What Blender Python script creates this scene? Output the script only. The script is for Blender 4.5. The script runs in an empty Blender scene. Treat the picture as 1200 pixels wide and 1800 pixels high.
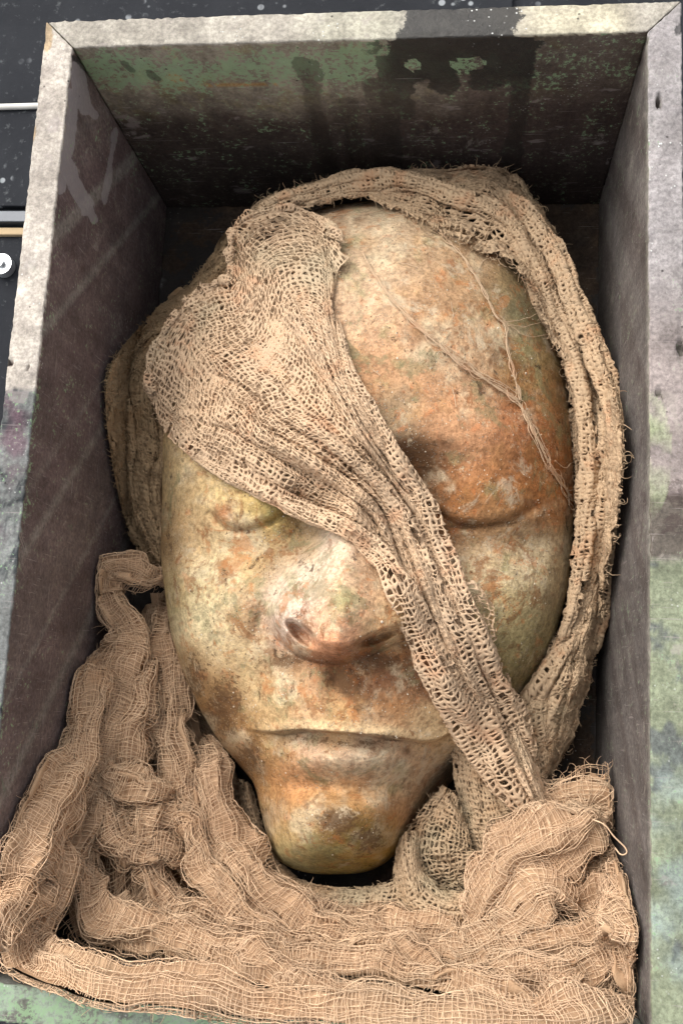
import bpy, math
import numpy as np
from mathutils import Matrix, Vector

# ------------------------------------------------------------------ camera
SC = 0.32                                   # inner width of the box in metres
QL, QR, QC, QH, FPX = 1.56987, (0.17924, 0.11745, 0.03988), (0.21707, -0.32430, 1.54860), 0.60292, 1760.0
BW, BL, BH = SC, SC * QL, SC * QH           # inner width, inner length, depth of the box
rv = Vector(QR)
RM = Matrix.Rotation(rv.length, 3, rv.normalized())
CAM = np.array([QC[0] * SC, QC[1] * SC, (QC[2] + QH) * SC])
RN = np.array(RM)
scn = bpy.context.scene
cd = bpy.data.cameras.new('camera')
cd.sensor_fit = 'VERTICAL'; cd.sensor_height = 36.0; cd.lens = FPX / 1800.0 * 36.0
cd.clip_start = 0.01; cd.clip_end = 100.0
co = bpy.data.objects.new('camera', cd)
scn.collection.objects.link(co)
mw = RM.to_4x4(); mw.translation = Vector(CAM)
co.matrix_world = mw
scn.camera = co

# ------------------------------------------------------------------ light
SUN_EL, SUN_AZ = 50.0, 314.0                # azimuth clockwise from +Y; from the upper left of the picture
w = bpy.data.worlds.new('World'); scn.world = w; w.use_nodes = True
nt = w.node_tree; nt.nodes.clear()
sky = nt.nodes.new('ShaderNodeTexSky'); sky.sky_type = 'NISHITA'; sky.sun_disc = False
sky.sun_elevation = math.radians(SUN_EL); sky.sun_rotation = math.radians(SUN_AZ)
sky.air_density = 1.0; sky.dust_density = 4.0
hs = nt.nodes.new('ShaderNodeHueSaturation'); hs.inputs['Saturation'].default_value = 0.22
bg = nt.nodes.new('ShaderNodeBackground'); bg.inputs['Strength'].default_value = 0.15
wo = nt.nodes.new('ShaderNodeOutputWorld')
nt.links.new(sky.outputs[0], hs.inputs['Color']); nt.links.new(hs.outputs[0], bg.inputs['Color']); nt.links.new(bg.outputs[0], wo.inputs[0])
sd = bpy.data.lights.new('sun', 'SUN'); sd.energy = 0.8; sd.angle = math.radians(60); sd.color = (1.0, 0.95, 0.87)
so = bpy.data.objects.new('sun', sd); scn.collection.objects.link(so)
el, az = math.radians(SUN_EL), math.radians(SUN_AZ)
sdir = Vector((math.sin(az) * math.cos(el), math.cos(az) * math.cos(el), math.sin(el)))
so.rotation_euler = (-sdir).to_track_quat('-Z', 'Y').to_euler()
scn.view_settings.view_transform = 'Standard'; scn.view_settings.look = 'None'
scn.view_settings.exposure = 1.1; scn.view_settings.gamma = 1.0
scn.view_settings.use_curve_mapping = False
scn.cycles.max_bounces = 6; scn.cycles.diffuse_bounces = 4; scn.cycles.use_adaptive_sampling = True; scn.cycles.adaptive_threshold = 0.02; scn.cycles.use_denoising = True

# ------------------------------------------------------------------ helpers
def ray(px, py):
    d = np.stack([(px - 600.0) / FPX, (900.0 - py) / FPX, -np.ones_like(px)], -1)
    return d @ RN.T
def P(px, py, z):                           # point seen at a photo position, at height z (mm) above the box floor
    px, py, z = np.broadcast_arrays(np.asarray(px, float), np.asarray(py, float), np.asarray(z, float))
    d = ray(px, py)
    t = (z * 1e-3 - CAM[2]) / d[..., 2]
    return CAM + d * t[..., None]
def proj(v):
    c = (v - CAM) @ RN
    return 600 + FPX * c[..., 0] / -c[..., 2], 900 - FPX * c[..., 1] / -c[..., 2]
def zmin_inside(px, py, m=0.004):           # lowest z (mm) at which that sight line is still between the walls
    d = ray(np.asarray(px, float), np.asarray(py, float))
    lo = np.full(d.shape[:-1], -1e9)
    for ax, half in ((0, BW / 2 - m), (1, BL / 2 - m)):
        for s in (-1, 1):
            t = (s * half - CAM[ax]) / np.where(np.abs(d[..., ax]) < 1e-9, 1e-9, d[..., ax])
            z = CAM[2] + t * d[..., 2]
            lo = np.where((t > 0) & (s * d[..., ax] > 0), np.maximum(lo, z), lo)
    return lo * 1e3
def hsh(i, s):
    with np.errstate(over='ignore'):
        h = (i[..., 0].astype(np.uint32) * np.uint32(374761393) + i[..., 1].astype(np.uint32) * np.uint32(668265263)
             + i[..., 2].astype(np.uint32) * np.uint32(2147483647 - 58) + np.uint32(s * 974711 + 12345))
        h = (h ^ (h >> np.uint32(13))) * np.uint32(1274126177)
        h = (h ^ (h >> np.uint32(15))) * np.uint32(2246822519)
        h = h ^ (h >> np.uint32(16))
    return h.astype(np.float64) / 4294967295.0
def vnoise(p, s=0):                         # value noise -1..1 at points (...,3)
    f = np.floor(p); i = f.astype(np.int64); t = p - f; t = t * t * t * (t * (t * 6 - 15) + 10)
    out = 0.0
    for a in (0, 1):
        for b in (0, 1):
            for c in (0, 1):
                wgt = (t[..., 0] if a else 1 - t[..., 0]) * (t[..., 1] if b else 1 - t[..., 1]) * (t[..., 2] if c else 1 - t[..., 2])
                out = out + wgt * hsh(i + np.array([a, b, c]), s)
    return out * 2 - 1
def fbm(p, s=0, o=4, g=0.5):
    a, r, tot = 1.0, 0.0, 0.0
    for k in range(o):
        r = r + a * vnoise(p * 2.0 ** k + 17.3 * k, s + k); tot += a; a *= g
    return r / tot
def n2(px, py, sc, s=0, o=4, g=0.5):
    px, py = np.broadcast_arrays(np.asarray(px, float), np.asarray(py, float))
    return fbm(np.stack([px / sc, py / sc, np.zeros_like(px) + 0.37], -1), s, o, g)
def sstep(a, b, x):
    t = np.clip((x - a) / (b - a), 0, 1); return t * t * (3 - 2 * t)
def lin(c):
    c = np.asarray(c, float) / 255.0
    return np.where(c <= 0.04045, c / 12.92, ((c + 0.055) / 1.055) ** 2.4)
def cat(ctrl, n, closed=False, chord=True):  # Catmull-Rom through control points (along axis 0), n samples even in chord length
    c = np.asarray(ctrl, float)
    if closed: ext = np.concatenate([c[-1:], c, c[:2]], 0); m = len(c)
    else: ext = np.concatenate([2 * c[:1] - c[1:2], c, 2 * c[-1:] - c[-2:-1]], 0); m = len(c) - 1
    def ev(x):
        k = np.clip(np.floor(x).astype(int), 0, m - 1); t = (x - k).reshape((-1,) + (1,) * (c.ndim - 1))
        p0, p1, p2, p3 = ext[k], ext[k + 1], ext[k + 2], ext[k + 3]
        return 0.5 * (2 * p1 + (p2 - p0) * t + (2 * p0 - 5 * p1 + 4 * p2 - p3) * t * t + (3 * p1 - p0 - 3 * p2 + p3) * t ** 3)
    x = np.linspace(0, m, max(400, m * 40))
    if chord and c.ndim == 2:
        e = ev(x); s = np.concatenate([[0], np.cumsum(np.linalg.norm(np.diff(e[:, :2], axis=0), axis=1))])
        x = np.interp(np.linspace(0, s[-1], n + (1 if closed else 0)), s, x)
    else: x = np.linspace(0, m, n + (1 if closed else 0))
    if closed: x = x[:-1]
    return ev(x)
def mk_obj(name, V, F, mat, parent=None, smooth=True, col=None, attrs=None):
    V = np.ascontiguousarray(V, dtype=np.float32).reshape(-1, 3)
    me = bpy.data.meshes.new(name)
    Fs = F if isinstance(F, list) else [F]
    Fs = [np.ascontiguousarray(f, dtype=np.int32) for f in Fs if len(f)]
    li = np.concatenate([f.ravel() for f in Fs]); tot = np.concatenate([np.full(len(f), f.shape[1], np.int32) for f in Fs])
    st = np.concatenate([[0], np.cumsum(tot)[:-1]]).astype(np.int32)
    me.vertices.add(len(V)); me.vertices.foreach_set('co', V.ravel())
    me.loops.add(len(li)); me.loops.foreach_set('vertex_index', li)
    me.polygons.add(len(tot)); me.polygons.foreach_set('loop_start', st); me.polygons.foreach_set('loop_total', tot)
    me.polygons.foreach_set('use_smooth', np.full(len(tot), smooth))
    if col is not None:
        a = me.color_attributes.new('Col', 'FLOAT_COLOR', 'POINT')
        a.data.foreach_set('color', np.concatenate([col.reshape(-1, 3), np.ones((len(V), 1))], 1).astype(np.float32).ravel())
    for k, v in (attrs or {}).items():
        a = me.attributes.new(k, 'FLOAT', 'POINT'); a.data.foreach_set('value', v.astype(np.float32).ravel())
    me.update(calc_edges=True); me.validate()
    if mat: me.materials.append(mat)
    o = bpy.data.objects.new(name, me); scn.collection.objects.link(o)
    if parent: o.parent = parent
    return o
def empty(name, label, cat_, loc=(0, 0, 0)):
    o = bpy.data.objects.new(name, None); scn.collection.objects.link(o); o.location = loc
    o.empty_display_size = 0.02; o['label'] = label; o['category'] = cat_
    return o
def grid_faces(nu, nv, off=0, wrap=False):
    i = np.arange(nu - (0 if wrap else 1))[:, None]; j = np.arange(nv - 1)[None, :]; i2 = (i + 1) % nu
    return np.stack([i * nv + j, i2 * nv + j, i2 * nv + j + 1, i * nv + j + 1], -1).reshape(-1, 4) + off

class Mat:                                   # small node builder
    def __init__(s, name):
        s.m = bpy.data.materials.new(name); s.m.use_nodes = True; s.t = s.m.node_tree; s.t.nodes.clear()
        s.out = s.t.nodes.new('ShaderNodeOutputMaterial'); s.b = s.t.nodes.new('ShaderNodeBsdfPrincipled')
        s.t.links.new(s.b.outputs[0], s.out.inputs[0])
        s.co = s.t.nodes.new('ShaderNodeTexCoord').outputs['Object']
    def put(s, sock, v):
        if isinstance(v, bpy.types.NodeSocket): s.t.links.new(v, sock)
        elif v is not None: sock.default_value = tuple(v) + (1,) if hasattr(v, '__len__') and len(v) == 3 and sock.type == 'RGBA' else v
    def noise(s, scale, detail=6, rough=0.6, co=None, dist=0.0):
        n = s.t.nodes.new('ShaderNodeTexNoise'); s.put(n.inputs['Vector'], co or s.co)
        n.inputs['Scale'].default_value = scale; n.inputs['Detail'].default_value = detail; n.inputs['Roughness'].default_value = rough
        n.inputs['Distortion'].default_value = dist
        return n.outputs['Fac']
    def voro(s, scale, feat='F1', co=None):
        n = s.t.nodes.new('ShaderNodeTexVoronoi'); n.feature = feat; s.put(n.inputs['Vector'], co or s.co); n.inputs['Scale'].default_value = scale
        return n
    def stretch(s, sc, rot=(0, 0, 0)):
        n = s.t.nodes.new('ShaderNodeMapping'); s.put(n.inputs['Vector'], s.co); n.inputs['Scale'].default_value = sc; n.inputs['Rotation'].default_value = rot
        return n.outputs[0]
    def ramp(s, v, a, b, lo=0.0, hi=1.0, smooth=True):
        n = s.t.nodes.new('ShaderNodeMapRange'); n.interpolation_type = 'SMOOTHSTEP' if smooth else 'LINEAR'
        s.put(n.inputs['Value'], v); n.inputs['From Min'].default_value = a; n.inputs['From Max'].default_value = b
        n.inputs['To Min'].default_value = lo; n.inputs['To Max'].default_value = hi
        return n.outputs[0]
    def math(s, op, a, b=None):
        n = s.t.nodes.new('ShaderNodeMath'); n.operation = op; s.put(n.inputs[0], a)
        if b is not None: s.put(n.inputs[1], b)
        return n.outputs[0]
    def mix(s, f, a, b, mode='MIX'):
        n = s.t.nodes.new('ShaderNodeMix'); n.data_type = 'RGBA'; n.blend_type = mode
        s.put(n.inputs[0], f); s.put(n.inputs[6], a); s.put(n.inputs[7], b)
        return n.outputs[2]
    def attr(s, name, out='Color'):
        n = s.t.nodes.new('ShaderNodeAttribute'); n.attribute_name = name
        return n.outputs[out]
    def bump(s, h, dist, strength=1.0, prev=None):
        n = s.t.nodes.new('ShaderNodeBump'); s.put(n.inputs['Height'], h); n.inputs['Distance'].default_value = dist; n.inputs['Strength'].default_value = strength
        if prev is not None: s.put(n.inputs['Normal'], prev)
        return n.outputs[0]
    def done(s, color=None, rough=0.8, normal=None, spec=0.3, metal=0.0):
        s.put(s.b.inputs['Base Color'], color); s.put(s.b.inputs['Roughness'], rough); s.put(s.b.inputs['Specular IOR Level'], spec)
        s.put(s.b.inputs['Metallic'], metal)
        if normal is not None: s.put(s.b.inputs['Normal'], normal)
        return s.m

# ------------------------------------------------------------------ ground, box
def rounded_box(lo, hi, seg, r):             # six welded grids; seg = spacing in x, y, z
    lo, hi = np.array(lo, float), np.array(hi, float)
    cnt = [max(2, int(round((hi[k] - lo[k]) / seg[k])) + 1) for k in range(3)]
    Vs, Fs, off = [], [], 0
    for ax in range(3):
        u, v = (ax + 1) % 3, (ax + 2) % 3
        for s in (0, 1):
            def lin_r(k):                    # extra rings near the rounded edges
                a = np.linspace(lo[k], hi[k], cnt[k])
                return np.unique(np.round(np.concatenate([a, lo[k] + r * np.array([.33, .66, 1]), hi[k] - r * np.array([.33, .66, 1])]), 7))
            a, b = np.meshgrid(lin_r(u), lin_r(v), indexing='ij')
            p = np.zeros(a.shape + (3,)); p[..., u] = a; p[..., v] = b; p[..., ax] = hi[ax] if s else lo[ax]
            f = grid_faces(*a.shape, off)
            Vs.append(p.reshape(-1, 3)); Fs.append(f if s else f[:, ::-1]); off += a.size
    V = np.concatenate(Vs); F = np.concatenate(Fs)
    key, idx, inv = np.unique(np.round(V * 1e6).astype(np.int64), axis=0, return_index=True, return_inverse=True)
    V = V[idx]; F = inv.reshape(-1)[F]
    q = np.clip(V, lo + r, hi - r); d = V - q
    L = np.linalg.norm(d, axis=1, keepdims=True)
    V = np.where(L > 1e-9, q + d / np.maximum(L, 1e-9) * r, V)
    return V, F

def ell(px, py, cx, cy, rx, ry, rot=0.0):    # 1 at the centre, 0 on the rim of an ellipse, negative outside
    c, s = math.cos(rot), math.sin(rot)
    x, y = (px - cx) * c + (py - cy) * s, -(px - cx) * s + (py - cy) * c
    return 1 - np.sqrt((x / rx) ** 2 + (y / ry) ** 2)
def capsule(px, py, a, b, r):
    a, b = np.array(a, float), np.array(b, float); d = b - a
    t = np.clip(((px - a[0]) * d[0] + (py - a[1]) * d[1]) / (d @ d), 0, 1)
    return 1 - np.hypot(px - a[0] - t * d[0], py - a[1] - t * d[1]) / r

m = Mat('weathered_box')
cA = m.attr('Col'); st = m.attr('stain', 'Fac'); pa = m.attr('pat', 'Fac'); fi = m.attr('film', 'Fac'); we = m.attr('wear', 'Fac'); sal = m.attr('salpha', 'Fac')
big = m.noise(16, 8, 0.7); mid = m.noise(60, 10, 0.76); fine = m.noise(420, 4, 0.7)
streak = m.noise(60, 5, 0.65, m.stretch((1, 1, 0.12)))
c = m.mix(1.0, cA, m.mix(m.ramp(big, .3, .7), (.8, .8, .8), (1.16, 1.16, 1.16)), 'MULTIPLY')
c = m.mix(1.0, c, m.mix(m.ramp(mid, .3, .72), (.76, .75, .75), (1.22, 1.22, 1.2)), 'MULTIPLY')
c = m.mix(1.0, c, m.mix(m.ramp(fine, .3, .7), (.72, .72, .72), (1.25, 1.25, 1.25)), 'MULTIPLY')
c = m.mix(1.0, c, m.mix(m.ramp(streak, .3, .7), (.82, .81, .8), (1.18, 1.18, 1.18)), 'MULTIPLY')
for sc_, rot_, th_, al_, co_ in ((26, (.4, .9, .2), .60, .5, (58, 44, 42)), (34, (1.4, .2, 2.2), .61, .4, (150, 142, 132)), (48, (2.4, 1.2, .2), .62, .45, (104, 122, 100)), (90, (.4, 2.2, 1.2), .62, .5, (44, 38, 36))):
    c = m.mix(m.math('MULTIPLY', m.ramp(m.noise(sc_, 12, .76, m.stretch((1, 1, 1), rot_), .6), th_, th_ + .05), m.math('MULTIPLY', al_, m.ramp(we, .4, .9, 1, .35))), c, tuple(lin(co_)))
for sc_, rot_ in (((1, 22, 1.2), (0, .2, .35)), ((1, 1.2, 26), (.25, 0, 0)), ((1, 30, 3), (.5, .1, -.2))):
    c = m.mix(m.math('MULTIPLY', m.ramp(m.noise(34, 4, .6, m.stretch(sc_, rot_)), .64, .70), .42), c, tuple(lin((150, 140, 136))))
film = m.ramp(m.math('ADD', fi, m.ramp(mid, 0, 1, -.16, .16)), 0.0, 0.07)
c = m.mix(m.math('MULTIPLY', film, .55), c, tuple(lin((150, 144, 144))))
pn = m.math('ADD', pa, m.math('ADD', m.ramp(mid, .2, .8, -.6, .6), m.ramp(fine, .2, .8, -.8, .8)))
c = m.mix(m.math('MULTIPLY', m.ramp(pn, .3, .5), .8), c, m.mix(big, tuple(lin((98, 124, 84))), tuple(lin((142, 168, 136)))))
sn = m.math('ADD', st, m.math('ADD', m.ramp(mid, .2, .8, -.3, .3), m.ramp(big, .2, .8, -.2, .2)))
sf = m.ramp(sn, .0, .09)
c = m.mix(m.math('MULTIPLY', sf, sal), c, m.mix(mid, (.008, .008, .009), (.035, .033, .03)))
v = m.voro(330); spk = m.math('MULTIPLY', m.ramp(v.outputs['Distance'], .13, .2, 1, 0), m.ramp(m.noise(38, 3, .6), .55, .66))
spk = m.math('MULTIPLY', spk, we)
c = m.mix(m.math('MULTIPLY', spk, .85), c, (.68, .68, .64))
v2 = m.voro(150); pit = m.math('MULTIPLY', m.ramp(v2.outputs['Distance'], .06, .12, 1, 0), m.ramp(m.noise(25, 3, .6), .52, .6))
c = m.mix(m.math('MULTIPLY', pit, .75), c, (.02, .018, .016))
scr = m.ramp(m.noise(30, 3, .5, m.stretch((1, 1, 14), (0.5, 0.3, 0.5))), .70, .76)
c = m.mix(m.math('MULTIPLY', scr, .22), c, (.5, .48, .46))
h = m.math('ADD', m.math('MULTIPLY', mid, .6), m.math('MULTIPLY', fine, .5))
h = m.math('SUBTRACT', h, m.math('MULTIPLY', pit, .5))
h = m.math('ADD', h, m.math('MULTIPLY', spk, .5))
M_BOX = m.done(c, m.ramp(sf, 0, 1, .82, .5), m.bump(h, .0012, .8), .25)

def paint_board(V, side):
    px, py = proj(V); z = V[:, 2]; d = (BH - z) * 1e3          # depth below the rim, mm
    rim = z > BH - 0.0012
    x, y = V[:, 0] * 1e3, V[:, 1] * 1e3
    nz = n2(x + 300, y + z * 1e3 + 300, 40, 3, 5, .6); wx = 9 * n2(x + 90, y + z * 1e3, 14, 13, 4, .6); nz2 = n2(x + 300 + wx, y + z * 1e3 - wx, 15, 9, 6, .62)
    C = np.zeros((len(V), 3)); sta = np.full(len(V), -1.0); pat = np.full(len(V), -1.0); flm = np.full(len(V), -1.0); wear = np.where(rim, 1.0, .35)
    def blend(C, f, rgb): f = np.clip(f, 0, 1)[:, None]; return C * (1 - f) + lin(rgb) * f
    if side == 'top':
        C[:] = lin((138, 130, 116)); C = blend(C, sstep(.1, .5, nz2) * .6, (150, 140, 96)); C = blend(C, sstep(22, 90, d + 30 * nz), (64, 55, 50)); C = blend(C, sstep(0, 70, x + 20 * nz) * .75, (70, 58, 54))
        C = blend(C, rim * 1.0, (158, 152, 141)); C = blend(C, rim * sstep(70, 110, x) * (1 - sstep(140, 160, x)) * .5, (186, 178, 150))
        C = blend(C, rim * sstep(-40, -10, x) * (1 - sstep(20, 40, x)) * .5, (160, 158, 140))
        pat = np.where(rim, -1, .8 * np.exp(-((d - 24 - 16 * nz) / 18) ** 2) * (1 - .6 * sstep(40, 120, x)) - .16 + .25 * nz2)
        pat = np.maximum(pat, np.where(rim, -1, ell(x, d, 100, 40, 40, 18) * .5 - .1))
        C = blend(C, (1 - rim) * (ell(x, d, -68, 40, 20, 1.5) + 1.2 * nz2 > 0) * .7, (170, 125, 62))
        C = blend(C, (1 - rim) * (ell(x, d, -108, 31, 4, 3) + nz2 > 0) * .7, (180, 120, 60))
        # the black splash: across the rim, then running down the inner wall
        s_r = np.minimum((x - 25) / 10, (93 - x) / 10) + .5 * nz2
        sta = np.where(rim, s_r * .4, -1)
        drip = np.full(len(V), -1.0)
        for a, top, bot, wd in ((27, 0, 70, 8), (52, 0, 44, 9), (78, 0, 36, 12), (97, 0, 150, 6.5), (36, 0, 30, 14), (90, 0, 30, 12), (-28, 22, 150, 7), (-8, 60, 160, 6), (8, 40, 170, 5), (18, 20, 160, 6)):
            drip = np.maximum(drip, capsule(x + 2.5 * nz2, d, (a, top), (a - 2, bot), wd + 1.5 * nz))
        drip = np.maximum(drip, ell(x, d, 60, 12, 44, 15 + 5 * 1) + .25 * nz2)
        drip = np.where(ell(x, d, 65, 24, 11, 7) + .3 * nz2 > 0, -.3, drip); drip = np.where(ell(x, d, 34, 25, 5, 6) + .3 * nz2 > 0, -.3, drip)
        for a, dd in ((-135, 16), (-122, 25)):
            drip = np.maximum(drip, capsule(x, d, (a, dd), (a + 2, dd + 6), 2.6) + .5 * nz2)
        sta = np.where(rim, sta, drip * .5)
    elif side == 'left':
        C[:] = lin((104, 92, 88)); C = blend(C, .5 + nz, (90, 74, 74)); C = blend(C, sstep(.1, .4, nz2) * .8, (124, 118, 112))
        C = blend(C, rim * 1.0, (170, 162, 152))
        low = rim * sstep(0, .08, (690 - 8 - py) / 60 * -1 + .12 * nz2)
        C = blend(C, low, (112, 114, 112)); C = blend(C, low * sstep(.0, .3, nz2 + .35 * nz), (52, 56, 58)); C = blend(C, low * sstep(.1, .4, nz) * .8, (96, 76, 84))
        pat = np.where(rim & (py > 690), -.12 * np.ones(len(V)) + .3 * nz, np.where(rim, -.6, .36 * np.exp(-((d - 3) / 4.0) ** 2) * sstep(480, 620, py) - .28 + .3 * nz))
        f1 = np.maximum(capsule(px, py, (134, 120), (150, 190), 14), capsule(px, py, (150, 185), (168, 203), 7))
        f1 = np.maximum(f1, capsule(px, py, (128, 170), (104, 330), 15)); f1 = np.maximum(f1, capsule(px, py, (116, 290), (150, 365), 16)); f1 = np.maximum(f1, capsule(px, py, (150, 360), (166, 386), 8))
        f1 = np.where(ell(px, py, 132, 366, 8, 22, -.35) + .2 * nz2 > 0, -.4, f1) + .35 * nz2
        f1 = np.maximum(f1, capsule(px, py, (203, 230), (184, 355), 8) * .5 + .3 * nz2 - .1)
        flm = np.where(rim, -1, f1 * .5)
        sta = np.where(rim, -1, .6 * capsule(px, py, (130, 100), (178, 150), 7) - .2)
        wear = np.where(low > .5, .9, wear)
        C = blend(C, rim * (ell(px, py, 84, 62, 9, 24) > -.2 + .6 * nz2) * .6, (150, 120, 70))
        C = blend(C, rim * (ell(px, py, 56, 228, 7, 20) > -.2 + .6 * nz2) * .6, (140, 110, 60))
    elif side == 'right':
        C[:] = lin((98, 92, 88)); C = blend(C, (1 - rim) * sstep(-.3, .3, nz) * .9, (78, 70, 66))
        C = blend(C, (1 - rim) * np.exp(-(d / 5) ** 2) * .7, (150, 148, 135))
        C = blend(C, rim * 1.0, (146, 141, 140)); C = blend(C, rim * sstep(420, 640, py), (134, 124, 120))
        C = blend(C, rim * sstep(968, 990, py + 25 * nz2), (122, 128, 106)); C = blend(C, rim * sstep(968, 990, py) * sstep(.05, .3, nz2), (92, 96, 92)); C = blend(C, rim * sstep(1280, 1420, py) * sstep(-.2, .3, nz) * .7, (128, 140, 136))
        C = blend(C, rim * sstep(868, 876, py + 8 * nz2) * (1 - sstep(972, 980, py + 14 * nz2)) * .9, (76, 70, 62))
        C = blend(C, rim * (ell(px, py, 1140, 800, 40, 110) > 0) * (.3 + nz2), (150, 160, 125))
        pat = np.where(rim, sstep(940, 1060, py) * .1 - .36 + .3 * nz, .1 * np.exp(-(d / 6) ** 2) * sstep(900, 1100, py) - .3)
        sta = np.where(rim, ell(px, py, 1192, 50, 8, 14, .5) * .4, -1)
        wear = np.where(rim, 1.2 - sstep(500, 800, py) * .8, .2)
    elif side == 'bottom':
        C[:] = lin((96, 96, 90)); C = blend(C, rim * 1.0, (134, 146, 130)); C = blend(C, rim * sstep(0, .3, nz2), (104, 104, 96))
        pat = np.where(rim, .3 + .3 * nz, -.3)
    else:
        C[:] = lin((60, 52, 46)); C = blend(C, .5 + nz2, (84, 68, 54))
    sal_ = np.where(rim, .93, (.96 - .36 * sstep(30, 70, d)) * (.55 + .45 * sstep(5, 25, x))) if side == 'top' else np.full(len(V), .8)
    return C, dict(salpha=sal_, stain=sta, pat=pat, film=flm, wear=wear)

TH = 0.0178
box = empty('open_box', 'weathered grey box with green patina holding the face and cloths', 'box', (0, 0, 0))
def board(side):
    hw, hl = BW / 2, BL / 2; g = 0.0001
    if side in ('top', 'bottom'): lo, hi, seg = (-hw - TH, hl, 0), (hw + TH, hl + TH, BH), (.0022, .0016, .0028)
    else: lo, hi, seg = (hw, -hl - TH, 0), (hw + TH, hl + TH, BH), (.00095, .0024, .0028)
    V, F = rounded_box(lo, hi, seg, .0011)
    n = fbm(V * 90.0, 5, 4, .6)[:, None]; n1 = fbm(V * 420.0 + 7, 8, 3)[:, None]
    q = np.clip(V, np.array(lo) + .003, np.array(hi) - .003); e = ((np.abs(V - q) > 1e-6).sum(1) >= 2)[:, None]
    V = V + (q - V) * np.where(e, np.clip(.04 + .22 * n + .25 * n1, 0, .6), 0)
    V[:, 2] += .0002 * n[:, 0]
    if side in ('top', 'bottom'):            # mitred ends
        V[:, 0] *= (hw + (V[:, 1] - hl) - g) / (hw + TH)
        if side == 'bottom': V[:, 1] *= -1; F = F[:, ::-1]
    else:
        V[:, 1] *= (hl + (V[:, 0] - hw) - g) / (hl + TH)
        if side == 'left': V[:, 0] *= -1; F = F[:, ::-1]
    if side == 'right':                      # nail slots sunk into the rim
        for cx, cy, rx, ry, dep in ((1157, 178, 5.5, 10.5, .007), (1160, 694, 7, 4, .004), (1196, 612, 6, 9, .005)):
            px, py = proj(V); ins = (V[:, 2] > BH - .002) & (np.abs(px - cx) < rx) & (np.abs(py - cy) < ry)
            V[ins, 2] -= dep
    if side == 'left':
        for cx, cy, r, dep in ((19, 637, 4.5, .004), (50, 648, 2.6, .003)):
            px, py = proj(V); ins = (V[:, 2] > BH - .002) & (np.hypot(px - cx, py - cy) < r)
            V[ins, 2] -= dep
    C, A = paint_board(V, side)
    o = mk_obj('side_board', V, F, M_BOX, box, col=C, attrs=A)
    return o
for s_ in ('top', 'left', 'right', 'bottom'): board(s_)
V, F = rounded_box((-BW / 2 - TH, -BL / 2 - TH, -.014), (BW / 2 + TH, BL / 2 + TH, -.0002), (.006, .006, .007), .001)
C, A = paint_board(V, 'base'); A['stain'][:] = n2(V[:, 0] * 1e3, V[:, 1] * 1e3, 60, 4) - .05
mk_obj('base_board', V, F, M_BOX, box, col=C, attrs=A)

# black painted surface the box stands on
m = Mat('black_paint')
n = m.noise(26, 6, .65); f = m.noise(160, 5, .7)
v = m.voro(95); sp = m.math('MULTIPLY', m.ramp(v.outputs['Distance'], .2, .3, 1, 0), m.ramp(m.noise(13, 4, .6), .5, .6))
c = m.mix(n, (.010, .011, .014), (.03, .032, .036)); c = m.mix(m.math('MULTIPLY', m.ramp(f, .58, .72), .35), c, (.16, .17, .17))
c = m.mix(m.math('MULTIPLY', sp, .7), c, (.36, .38, .39))
M_BLACK = m.done(c, .85, m.bump(f, .001, .5), .12)
GZ = -0.0142
xs = np.linspace(-1.2, 1.2, 60); gx, gy = np.meshgrid(xs, xs, indexing='ij')
o = mk_obj('ground', np.stack([gx, gy, np.full_like(gx, GZ - .006)], -1), grid_faces(60, 60), M_BLACK); o['kind'] = 'structure'
def plain(name, col, rough=.5, spec=.4, metal=0.0):
    m = Mat(name); n = m.noise(60, 5, .6)
    c = m.mix(n, tuple(np.array(col) * .75), tuple(np.minimum(np.array(col) * 1.2, 1)))
    return m.done(c, rough, m.bump(n, .0005, .4), spec, metal)
M_WHITE = plain('white_plastic', (.62, .6, .54), .45); M_STEEL = plain('zinc', (.55, .57, .58), .38, .5, .6); M_TAN = plain('pale_wood', (.42, .31, .18), .8)
M_DARK = plain('dark_metal', (.05, .055, .065), .35, .5, .3)
def tube(path, r, k=10, cap=True):           # round tube through world points
    p = np.asarray(path, float); M_ = len(p); r = np.broadcast_to(np.asarray(r, float), (M_,))
    t = np.gradient(p, axis=0); t /= np.linalg.norm(t, axis=1, keepdims=True) + 1e-12
    up = np.array([0, 0, 1.0]); a = np.cross(t, up); bad = np.linalg.norm(a, axis=1) < .05; a[bad] = np.cross(t[bad], [0, 1.0, 0]); a /= np.linalg.norm(a, axis=1, keepdims=True); b = np.cross(a, t)
    th = np.arange(k) / k * 2 * np.pi
    V = p[:, None] + r[:, None, None] * (np.cos(th)[None, :, None] * a[:, None] + np.sin(th)[None, :, None] * b[:, None])
    F = []
    i = np.arange(M_ - 1)[:, None]; j = np.arange(k)[None]
    F = np.stack([i * k + j, (i + 1) * k + j, (i + 1) * k + (j + 1) % k, i * k + (j + 1) % k], -1).reshape(-1, 4)
    V = V.reshape(-1, 3)
    Fl = [F]
    if cap and k >= 3:
        Fl.append(np.arange(k)[None, ::-1]); Fl.append(np.arange((M_ - 1) * k, M_ * k)[None])
    return V, Fl
gz = GZ * 1e3
planks = []
def slab(name, pts, z0, z1, mat, label=None, cat_=None, parent=None):   # prism over photo-placed footprint at height z0..z1 (mm)
    b = np.array([P(a, b_, z1) for a, b_ in pts]); lo = b.copy(); lo[:, 2] = z0 * 1e-3; n = len(b)
    F = [np.arange(n)[None], np.array([[i, i + n, (i + 1) % n + n, (i + 1) % n] for i in range(n)])]
    o = mk_obj(name, np.concatenate([b, lo]), F, mat, parent, smooth=False)
    bv = o.modifiers.new('b', 'BEVEL'); bv.width = .0008; bv.segments = 2
    if label: o['label'] = label; o['category'] = cat_
    return o
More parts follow.
